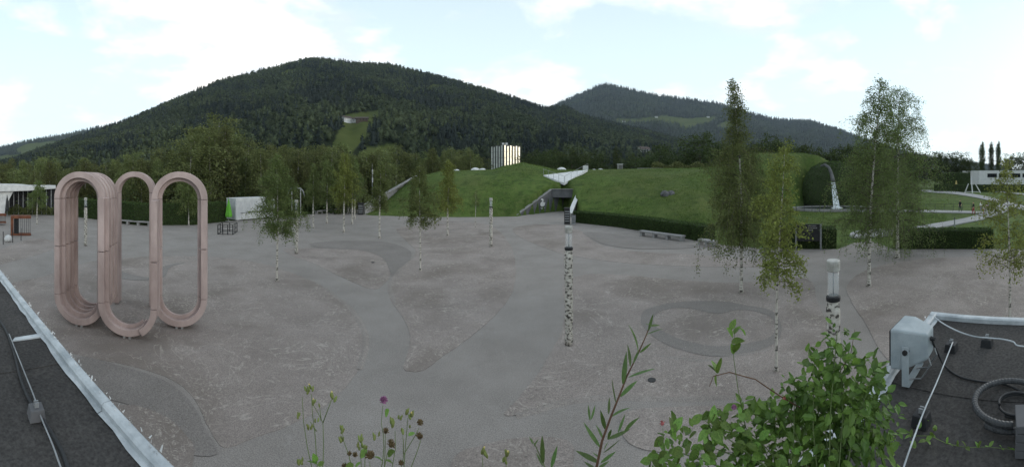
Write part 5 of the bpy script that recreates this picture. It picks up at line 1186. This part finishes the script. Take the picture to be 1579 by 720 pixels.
for px, py, lb in ((1467, 542, 'black conductor block nearest the loudspeaker'), (1522, 534, 'black conductor block on the right roof near the far edge'), (1421, 655, 'black conductor block beside the green bush'), (56, 645, 'grey conductor block on the left roof')):
    c = Vector(G(px, py, ROOF)); t = thing('conductor_block', tuple(c), lb, 'block', 'conductor blocks on the roof'); w = .055; z0 = ROOF + .004
    m = 'concrete_dark' if px < 100 else 'rubber'
    MB().add([(c.x + sx * w, c.y + sy * w, z0) for sx, sy in ((-1, -1), (1, -1), (1, 1), (-1, 1))] + [(c.x + sx * w * .82, c.y + sy * w * .82, z0 + .075) for sx, sy in ((-1, -1), (1, -1), (1, 1), (-1, 1))], [(3, 2, 1, 0), (4, 5, 6, 7), (0, 1, 5, 4), (1, 2, 6, 5), (2, 3, 7, 6), (3, 0, 4, 7)]).build('block', M[m], t, bevel=.006)
    for s in (-1, 1): MB().box((c.x + s * .012, c.y, z0 + .09), (.008, .03, .035)).build('clip', M['lead'], t)
hc = Vector(G(1560, 626, ROOF + .03))
def coil(rad, tr, turns, m, label, nm, zz, off=(0, 0), corr=True):
    pts = []; n_ = int(120 * turns)
    for i in range(n_ + 1):
        a = 2 * math.pi * i / 120 + 2.6; pts.append(hc + Vector((off[0] + rad * math.cos(a) * (1 + .02 * math.sin(a * 1.3)), off[1] + rad * math.sin(a), zz + tr * 1.9 * i / 120)))
    rr = [tr * (1 + (.08 if i % 2 else -.06)) for i in range(len(pts))] if corr else tr
    tag(MB().tube(pts, rr, 10).build(nm, M[m], None, not corr), label, 'hose')
M['hose'] = mat('hose_plastic', (.040, .042, .045), (.062, .064, .068), scale=20, rough=.5)
coil(.255, .021, 1.12, 'hose', 'big coil of ribbed grey conduit on the right roof', 'conduit_coil', 0.0)
coil(.12, .009, 1.9, 'rubber', 'small coil of black cable inside the grey conduit coil', 'cable_coil', -.015, (.02, -.03), False)
t = thing('paver_stack', tuple(G(1592, 708, ROOF)), 'stack of grey pavers at the right edge of the roof', 'pavers'); c = Vector(G(1592, 690, ROOF))
for k in range(4): MB().box((c.x, c.y, ROOF + .03 + .048 * k), (.2, .2, .044), .1 + .03 * k).build('paver', M['concrete_dark'], t, bevel=.004)

# loudspeaker on its bracket
ls = thing('loudspeaker', (2.58, 1.2, ROOF), 'weathered pale grey loudspeaker on a bracket at the roof edge', 'loudspeaker')
def rot(p, a=.10): x, y = (p[0] - 2.58) * .84, (p[1] - 1.2) * .84; return (2.58 + x * math.cos(a) - y * math.sin(a), 1.2 + x * math.sin(a) + y * math.cos(a))
fp = [rot(p) for p in ((2.38, 1.36), (2.76, 1.36))]; bp_ = [rot(p) for p in ((2.70, 1.03), (2.50, 1.03))]; md = [rot(p) for p in ((2.77, 1.24), (2.40, 1.24))]
zf0, zf1, zb0, zb1 = ROOF + .12, ROOF + .43, ROOF + .19, ROOF + .39
b = MB(); b.add([(*fp[0], zf0), (*fp[1], zf0), (*fp[1], zf1), (*fp[0], zf1), (*md[1], zf0), (*md[0], zf0), (*md[0], zf1), (*md[1], zf1), (*bp_[1], zb0), (*bp_[0], zb0), (*bp_[0], zb1), (*bp_[1], zb1)],
                [(1, 0, 3, 2), (0, 1, 5, 4), (1, 2, 6, 5), (2, 3, 7, 6), (3, 0, 4, 7), (4, 5, 9, 8), (5, 6, 10, 9), (6, 7, 11, 10), (7, 4, 8, 11), (8, 9, 10, 11)])
b.build('cabinet', M['speaker'], ls, bevel=.018)
g1, g2 = Vector((*fp[0], 0)), Vector((*fp[1], 0)); ou = Vector((-(g2 - g1).y, (g2 - g1).x, 0)).normalized() * .006
MB().prism([tuple((g1.lerp(g2, .06) + ou * .4).xy), tuple((g1.lerp(g2, .94) + ou * .4).xy), tuple((g1.lerp(g2, .94) + ou * 2).xy), tuple((g1.lerp(g2, .06) + ou * 2).xy)], zf0 + .02, zf1 - .02).build('grille', M['dark_metal'], ls)
for sx, q in ((-1, (2.395, 1.2)), (1, (2.755, 1.2))):
    x, y = rot(q); MB().box((x + sx * .022, y, ROOF + .17), (.008, .055, .30), .1).build('bracket_arm', M['speaker'], ls)
    MB().tube([(x - sx * .01, y, ROOF + .28), (x + sx * .04, y, ROOF + .28)], [.02, .02], 10).build('knob', M['dark_metal'], ls)
x0, y0 = rot((2.375, 1.2)); x1, y1 = rot((2.775, 1.2)); MB().bar((x0, y0, ROOF + .02), (x1, y1, ROOF + .02), .055, .008).build('bracket_base', M['speaker'], ls)
for s in (.25, .75):
    q0 = Vector((x0, y0, ROOF + .03)).lerp(Vector((x1, y1, ROOF + .03)), s); MB().tube([q0, q0 + Vector((0, -.10, .03)), q0 + Vector((.0, -.18, .15)), q0 + Vector((0, -.16, .20))], .006, 6).build('wire_guard', M['grey_metal'], ls)
x, y = rot((2.56, 1.02)); MB().tube([(x, y, ROOF + .34), (x, y - .035, ROOF + .34)], [.018, .016], 10).build('connector', M['rubber'], ls)

# ================================================================= PLANTS ON THE ROOF EDGE
pb = thing('planter_box', tuple(RP(-3.6, -.3)), 'long wooden planter box at the roof edge below the plants', 'planter')
for k, (n0, n1) in enumerate(((-.57, -.54), (-.28, -.25))): MB().prism([tuple(RP(s, n).xy) for s, n in ((-4.5, n0), (-2.65, n0), (-2.65, n1), (-4.5, n1))], ROOF + .01, ROOF + .38).build('side_board', M['wood'], pb)
for s in (-4.47, -2.68): MB().prism([tuple(RP(q, n).xy) for q, n in ((s - .02, -.538), (s + .02, -.538), (s + .02, -.282), (s - .02, -.282))], ROOF + .01, ROOF + .38).build('end_board', M['wood'], pb)
M['soil'] = mat('soil', (.03, .022, .016), (.05, .038, .028), scale=20, bump=.5)
MB().prism([tuple(RP(q, n).xy) for q, n in ((-4.44, -.535), (-2.71, -.535), (-2.71, -.285), (-4.44, -.285))], ROOF + .05, ROOF + .34).build('soil', M['soil'], pb)

def leaf_shape(name, prof, m, fold=.25, curl=.25, nseg=7):
    """unit leaf along +Y, normal +Z; prof(t) gives half width"""
    vs_, fs_ = [], []
    for i in range(nseg + 1):
        t = i / nseg; w = prof(t); zc = -curl * t * t
        vs_ += [(-w, t, zc + fold * w), (0, t, zc), (w, t, zc + fold * w)]
    for i in range(nseg):
        a = 3 * i; fs_ += [(a, a + 1, a + 4, a + 3), (a + 1, a + 2, a + 5, a + 4)]
    me = bpy.data.meshes.new(name); me.from_pydata(vs_, [], fs_); me.materials.append(m); me.polygons.foreach_set('use_smooth', np.ones(len(me.polygons), bool)); return me
LM_W = [leaf_shape('leaf', lambda t: .085 * math.sin(math.pi * min(1, .06 + t * .94)) ** .8 * (1.25 - .5 * t), M['willow_leaf'], .2, c) for c in (.05, .22, -.12)]
LM_H = [leaf_shape('leaf', lambda t: .30 * math.sin(math.pi * min(.999, .05 + .95 * t)) ** .75 * (1.1 - .25 * t), M['plant_leaf'], .3, c, 6) for c in (.1, .35, -.1)]
def put_leaf(me, base, tip, parent, roll=None, name='leaf', wscale=1.0):
    base, tip = Vector(base), Vector(tip); y = tip - base; L_ = y.length; y.normalize()
    up = (Vector((0, 0, 1)) + Vector((random.uniform(-.6, .6), random.uniform(-1.1, .3), random.uniform(-.2, .5)))) if roll is None else roll
    x = y.cross(up).normalized(); z = x.cross(y)
    o = bpy.data.objects.new(name, me); COL.objects.link(o); o.parent = parent
    m = Matrix((x * L_ * wscale, y * L_, z * L_)).transposed().to_4x4(); m.translation = base - Vector(parent['_off']); o.matrix_basis = m
    return o
def stem(pts, r0, r1, m, parent, name='stem'):
    P = [Vector(p) for p in pts]; n = len(P); return MB().tube(P, [r0 + (r1 - r0) * i / (n - 1) for i in range(n)], 6).build(name, M[m], parent, True)
# willow shoot (photo positions of stem and leaves, at arm's length)
D = 1.18
def cp4(x, y): return (720 + x / 3.0, 480 + y / 3.0)
ws = thing('willow_shoot', pol(926, .85)[:2] + (ROOF + .34,), 'tall willow shoot with long narrow leaves at bottom centre', 'plant')
wst = [pol(926, .85)[:2] + (ROOF + .34,), A(920, 770, D), A(920, 720, D)] + [A(*cp4(x, y), D + .01 * i) for i, (x, y) in enumerate(((625, 600), (665, 490), (705, 390), (740, 300), (790, 200), (830, 110), (858, 30)))]
stem(wst, .0055, .0016, 'brown_stem', ws)
WL = [(750, 305, 872, 258), (710, 395, 790, 310), (722, 335, 738, 195), (755, 255, 752, 150), (792, 195, 780, 60), (800, 190, 862, 150), (832, 108, 910, 75), (840, 90, 860, 10), (690, 432, 658, 315), (670, 487, 750, 430), (655, 475, 660, 395), (615, 628, 535, 520), (650, 592, 758, 555), (628, 590, 600, 515), (640, 545, 618, 460),
      (570, 505, 560, 430), (575, 500, 595, 432), (610, 700, 500, 640), (632, 655, 720, 600), (652, 590, 672, 530), (700, 560, 735, 480), (730, 555, 780, 490), (620, 700, 690, 650), (635, 640, 650, 600), (600, 740, 540, 690), (605, 730, 660, 690), (615, 680, 580, 650), (770, 240, 800, 170), (845, 70, 900, 55), (850, 60, 825, 62)]
for a, b_, c, d_ in WL:
    o1, o2 = random.uniform(-.03, .03), random.uniform(-.05, .05); put_leaf(random.choice(LM_W), A(*cp4(a, b_), D + .3 * o1 + .02), A(*cp4(c, d_), D + o2 + .02), ws)
w2 = thing('willow_seedling', pol(850, .85)[:2] + (ROOF + .34,), 'small three leaved willow seedling left of the tall shoot', 'plant')
stem([pol(858, .85)[:2] + (ROOF + .34,), A(846, 740, D), A(838, 715, D), A(826, 688, D), A(819, 676, D)], .003, .001, 'green_stem', w2)
for a, b_, c, d_ in ((356, 700, 342, 568), (390, 722, 418, 622), (305, 615, 288, 578), (310, 625, 330, 590), (350, 715, 320, 650)): put_leaf(LM_W[0], A(*cp4(a, b_), D), A(*cp4(c, d_), D + random.uniform(-.03, .03)), w2, wscale=1.1)

# weeds with buds and clover heads, left of centre
M['bud'] = mat('bud', (.13, .17, .05), (.2, .22, .07), scale=60, rand=.2); M['bud_tip'] = mat('bud_tip', (.55, .42, .12), (.6, .5, .2), scale=40)
M['clover'] = mat('clover', (.26, .09, .20), (.40, .20, .33), scale=80, island=.3); M['seed'] = mat('seed_head', (.10, .065, .04), (.19, .14, .06), scale=60, island=.35); M['red_flower'] = mat('red_flower', (.30, .05, .08), (.42, .16, .13), scale=40)
def bud_mesh(nm, m, prof, n=7): 
    b = MB().lathe(prof, (0, 0, 0), n); me = bpy.data.meshes.new(nm); me.from_pydata([tuple(v) for v in b.v], [], b.f); me.materials.append(m); me.polygons.foreach_set('use_smooth', np.ones(len(me.polygons), bool)); return me
BUD = bud_mesh('bud', M['bud'], [(.12, 0), (.30, .2), (.34, .45), (.2, .85), (.03, 1.0)]); TIP = bud_mesh('bud_tip', M['bud_tip'], [(.16, .8), (.2, .95), (.05, 1.1)])
def head_mesh(nm, m, npet, seed):
    r = np.random.default_rng(seed); b = MB()
    for k in range(npet):
        d = Vector(r.normal(size=3)); d.z = abs(d.z) * 1.2 - .25; d.normalize(); c = d * .28 + Vector((0, 0, .3)); e = d * (.52 + .14 * r.random()) + Vector((0, 0, .36)); s = d.cross(Vector(r.normal(size=3))).normalized() * .06
        b.add([c - s, c + s, e + s * .9, e - s * .9], [(0, 1, 2, 3)])
    b.lathe([(.08, .02), (.3, .12), (.34, .35), (.2, .58), (.02, .66)], (0, 0, 0), 8)
    me = bpy.data.meshes.new(nm); me.from_pydata([tuple(v) for v in b.v], [], b.f); me.materials.append(m); return me
CLV = head_mesh('flower_head', M['clover'], 110, 1); SEED = head_mesh('seed_head', M['seed'], 70, 2); RED = head_mesh('flower_head', M['red_flower'], 26, 3)
def put(me, pos, s, parent, name, tilt=.3, zs=1.0):
    o = bpy.data.objects.new(name, me); COL.objects.link(o); o.parent = parent; o.location = Vector(pos) - Vector(parent['_off'] if '_off' in parent else (0, 0, 0)); o.scale = (s, s, s * zs); o.rotation_euler = (random.uniform(-tilt, tilt), random.uniform(-tilt, tilt), random.uniform(0, 6)); return o
def weed(label, stems, buds, heads, leaves, nm, dw=1.13, basepx=None):
    bx = basepx or stems[0][0][0]; t = thing(nm, pol(bx, .85)[:2] + (ROOF + .34,), label, 'plant')
    for st in stems: stem([pol(bx + (st[0][0] - bx) * .8, .85)[:2] + (ROOF + .34,)] * (st[0][1] > 730) + [A(x, y, dw) for x, y in st], .0017, .0009, 'green_stem', t)
    for x, y, s, tip in buds:
        for k in range(3 if s > .017 else 1):
            o = put(BUD, A(x + random.uniform(-3, 3) * (k > 0), y + random.uniform(-2, 5) * (k > 0), dw + random.uniform(-.01, .01)), s * .62, t, 'bud', .5, 1.5)
            if tip and k == 0: q = put(TIP, (0, 0, 0), 1, o, 'bud_tip', 0); q.location = (0, 0, 0); q.rotation_euler = (0, 0, 0)
    for x, y, s, me, n_ in heads: put(me, A(x, y + 4, dw), s, t, n_, .3)
    for a, b_, c, d_ in leaves: put_leaf(random.choice(LM_H), A(a, b_, dw), A(c, d_, dw + random.uniform(-.02, .02)), t)
    return t
weed('yellow-green budding weed at the far left of the foreground plants', [[(484, 735), (474, 690), (468, 650), (466, 612)], [(490, 735), (486, 672), (482, 640), (480, 608)], [(497, 735), (499, 690), (498, 652), (490, 636), (482, 622)], [(498, 652), (507, 628), (513, 612)], [(488, 665), (478, 650)], [(495, 648), (493, 628)]],
     [(473, 604, .02, 0), (480, 600, .02, 1), (482, 622, .018, 1), (513, 616, .024, 1), (493, 628, .015, 0), (477, 660, .02, 0), (486, 652, .016, 0), (461, 642, .018, 0), (490, 651, .015, 0), (460, 714, .02, 0), (466, 712, .018, 0)], [], [(487, 716, 474, 709), (490, 718, 500, 713), (488, 712, 483, 700)], 'budding_weed', basepx=487)
weed('short reddish budding weed between the yellow-green weed and the clover', [[(545, 735), (538, 702), (530, 680), (526, 660)], [(558, 735), (556, 700), (557, 682)], [(572, 735), (570, 712)], [(536, 735), (532, 712)], [(562, 735), (563, 700), (562, 688)]],
     [(527, 664, .022, 0), (527, 682, .022, 0), (556, 680, .022, 0), (553, 690, .018, 0), (562, 692, .02, 0)], [(547, 701, .016, SEED, 'seed_head'), (539, 699, .014, SEED, 'seed_head'), (571, 704, .026, SEED, 'seed_head'), (531, 716, .014, SEED, 'seed_head')], [(545, 716, 532, 722), (556, 706, 566, 690), (548, 720, 556, 712)], 'budding_weed', basepx=555)
weed('pink clover with one open bloom and brown seed heads', [[(585, 735), (590, 712), (592, 690), (591, 670), (588, 652), (590, 626)], [(590, 735), (597, 700), (601, 690)], [(602, 735), (610, 690), (609, 664)], [(622, 735), (625, 690), (628, 655), (629, 644)], [(616, 735), (623, 700), (640, 672), (646, 660)], [(628, 735), (642, 700), (648, 682), (648, 674)], [(592, 735), (594, 690), (594, 668)], [(622, 700), (622, 680), (621, 672)]],
     [(607, 655, .026, 0), (603, 652, .02, 0), (617, 648, .018, 0), (626, 640, .022, 0), (634, 642, .022, 1), (621, 668, .02, 0), (578, 675, .018, 0), (584, 673, .016, 0), (632, 660, .016, 0)],
     [(591, 617, .022, CLV, 'flower_head'), (647, 651, .019, SEED, 'seed_head'), (646, 672, .020, SEED, 'seed_head'), (594, 664, .018, SEED, 'seed_head'), (602, 685, .024, SEED, 'seed_head'), (618, 713, .016, SEED, 'seed_head')], [(598, 702, 608, 695), (594, 640, 602, 632), (590, 712, 580, 700), (605, 715, 596, 706), (630, 672, 640, 666)], 'clover_plant', basepx=605)
weed('pair of small green bud clusters at the bottom edge', [[(745, 735), (744, 705)], [(780, 735), (781, 705)]], [(742, 700, .024, 1), (750, 705, .022, 0), (781, 703, .026, 1), (779, 712, .02, 0)], [], [], 'budding_weed', basepx=762)

# honeysuckle bush: woody stems, 300 leaves one by one, the rest as one mass
hb = thing('honeysuckle_bush', pol(1262, 1.25)[:2] + (ROOF + .34,), 'large leafy green honeysuckle bush at bottom right', 'bush')
BL = [(1318, 604, 1.45, .135), (1296, 560, 1.45, .075), (1338, 645, 1.48, .13), (1285, 650, 1.45, .17), (1235, 690, 1.4, .16), (1180, 696, 1.35, .14), (1120, 698, 1.3, .12), (1060, 702, 1.26, .10), (1345, 580, 1.46, .07), (1215, 640, 1.4, .08), (1262, 612, 1.43, .08), (1150, 660, 1.33, .085), (1095, 655, 1.28, .055), (1318, 700, 1.48, .17), (1225, 610, 1.42, .07), (1290, 522, 1.46, .06), (1020, 712, 1.22, .05), (1255, 575, 1.44, .08)]
wts = np.array([b_[3] ** 2.3 for b_ in BL]); wts /= wts.sum(); r = np.random.default_rng(77)
base0 = Vector(hb['_off'])
for k, (px, py, dd, rr) in enumerate(BL):
    c = Vector(A(px, py, dd)); s0 = base0 + Vector((random.uniform(-.25, .1) if px < 1250 else random.uniform(-.05, .08), random.uniform(-.08, .08), 0)); m = s0.lerp(c, .55) + Vector((random.uniform(-.05, .05), 0, .06)); stem([s0, m, c, c + (c - m).normalized() * rr * .5], .0032, .001, 'green_stem', hb)
base_n = Vector((0, 0, 0))
pk = r.choice(len(BL), 2300, p=wts); cand = []
for i in range(2300):
    px, py, dd, rr = BL[pk[i]]; c = Vector(A(px, py, dd)); q = Vector(r.normal(size=3)).normalized() * rr * (.35 + .75 * r.random() ** .7); q.z *= 1.05; p = c + q
    d = q.normalized() * .6 + Vector((r.normal() * .5, r.normal() * .5, -.15 + r.normal() * .45)); d.normalize(); L_ = r.uniform(.018, .056)
    cand.append((p, p + d * L_, p.length_squared - 0, (p.xy.length)))
cand = [c for c in cand if c[0].z > ROOF + .3]
cand.sort(key=lambda c: c[3] * 1.0)
for p, e, _, _ in cand[:300]: put_leaf(random.choice(LM_H), p, e, hb)
vs_, fs_ = [], []
for p, e, _, _ in cand[300:]:
    y = e - p; L_ = y.length; y.normalize(); x = y.cross(Vector((random.uniform(-.6, .6), random.uniform(-1, .3), 1))).normalized(); z = x.cross(y); o0 = len(vs_)
    for tt, w_ in ((0, .02), (.3, .28), (.65, .25), (1, .01)):
        for sx in (-1, 0, 1): vs_.append(tuple(p - base0 + y * L_ * tt + x * sx * w_ * L_ + z * (.09 * abs(sx) - .15 * tt * tt) * L_))
    fs_ += [(o0 + 3 * i + k, o0 + 3 * i + k + 1, o0 + 3 * i + k + 4, o0 + 3 * i + k + 3) for i in range(3) for k in range(2)]
me = bpy.data.meshes.new('foliage'); me.from_pydata(vs_, [], fs_); M['bush_leaf'] = mat('bush_leaf', (.075, .150, .030), (.165, .262, .050), scale=7, rough=.5, transl=.35, island=.35, spec=.4); me.materials.append(M['bush_leaf']); o = link('foliage', me, None, hb); o['kind'] = 'stuff'
stem([A(1255, 640, 1.4), A(1205, 612, 1.36), A(1165, 585, 1.33), A(1125, 574, 1.3), A(1100, 580, 1.28), A(1094, 596, 1.27)], .0028, .0012, 'brown_stem', hb)
stem([A(1250, 660, 1.5), A(1285, 590, 1.5), A(1312, 545, 1.5), A(1318, 508, 1.5)], .0028, .001, 'brown_stem', hb)
for a, b_, c, d_ in ((1105, 575, 1098, 555), (1108, 575, 1114, 553), (1105, 578, 1104, 598), (1102, 572, 1092, 562), (1132, 545, 1128, 530), (1130, 520, 1122, 505), (1132, 515, 1140, 500), (1128, 528, 1146, 522), (1126, 508, 1134, 492), (1138, 505, 1152, 512), (1130, 545, 1142, 530)): put_leaf(random.choice(LM_H), A(a, b_, 1.3), A(c, d_, 1.3 + random.uniform(-.02, .02)), hb)
stem([A(1150, 660, 1.33), A(1138, 600, 1.31), A(1131, 550, 1.3), A(1133, 505, 1.3)], .002, .0009, 'green_stem', hb)
for x, y, s in ((1022, 656, .018), (1208, 616, .015)): put(RED, A(x, y, 1.26 if x < 1100 else 1.36), s, hb, 'flower', .3)
stem([A(1025, 705, 1.24), A(1023, 680, 1.25), A(1022, 660, 1.26)], .0015, .001, 'green_stem', hb)
put(CLV, A(1132, 632, 1.3), .018, hb, 'flower')
# vine creeping over the right roof
vn = thing('creeping_vine', tuple(G(1435, 690, ROOF + .02)), 'thin vine creeping over the right roof from the bush', 'vine')
vp_ = [(1405, 672), (1435, 672), (1460, 684), (1490, 690), (1525, 689), (1560, 693), (1585, 700)]
stem([G(x, y, ROOF + .035) for x, y in vp_], .0022, .0012, 'green_stem', vn)
for x, y in vp_ + [(1418, 660), (1428, 680), (1442, 665), (1476, 688), (1508, 690), (1545, 692), (1430, 650), (1412, 690)]:
    for k in range(3 if x < 1450 else 2):
        b0 = Vector(G(x, y, ROOF + .035)); put_leaf(random.choice(LM_H), b0, b0 + Vector((random.uniform(-1, 1), random.uniform(-1, 1), random.uniform(.2, .9))).normalized() * random.uniform(.025, .05), vn)
for o in bpy.data.objects:
    if '_off' in o: del o['_off']
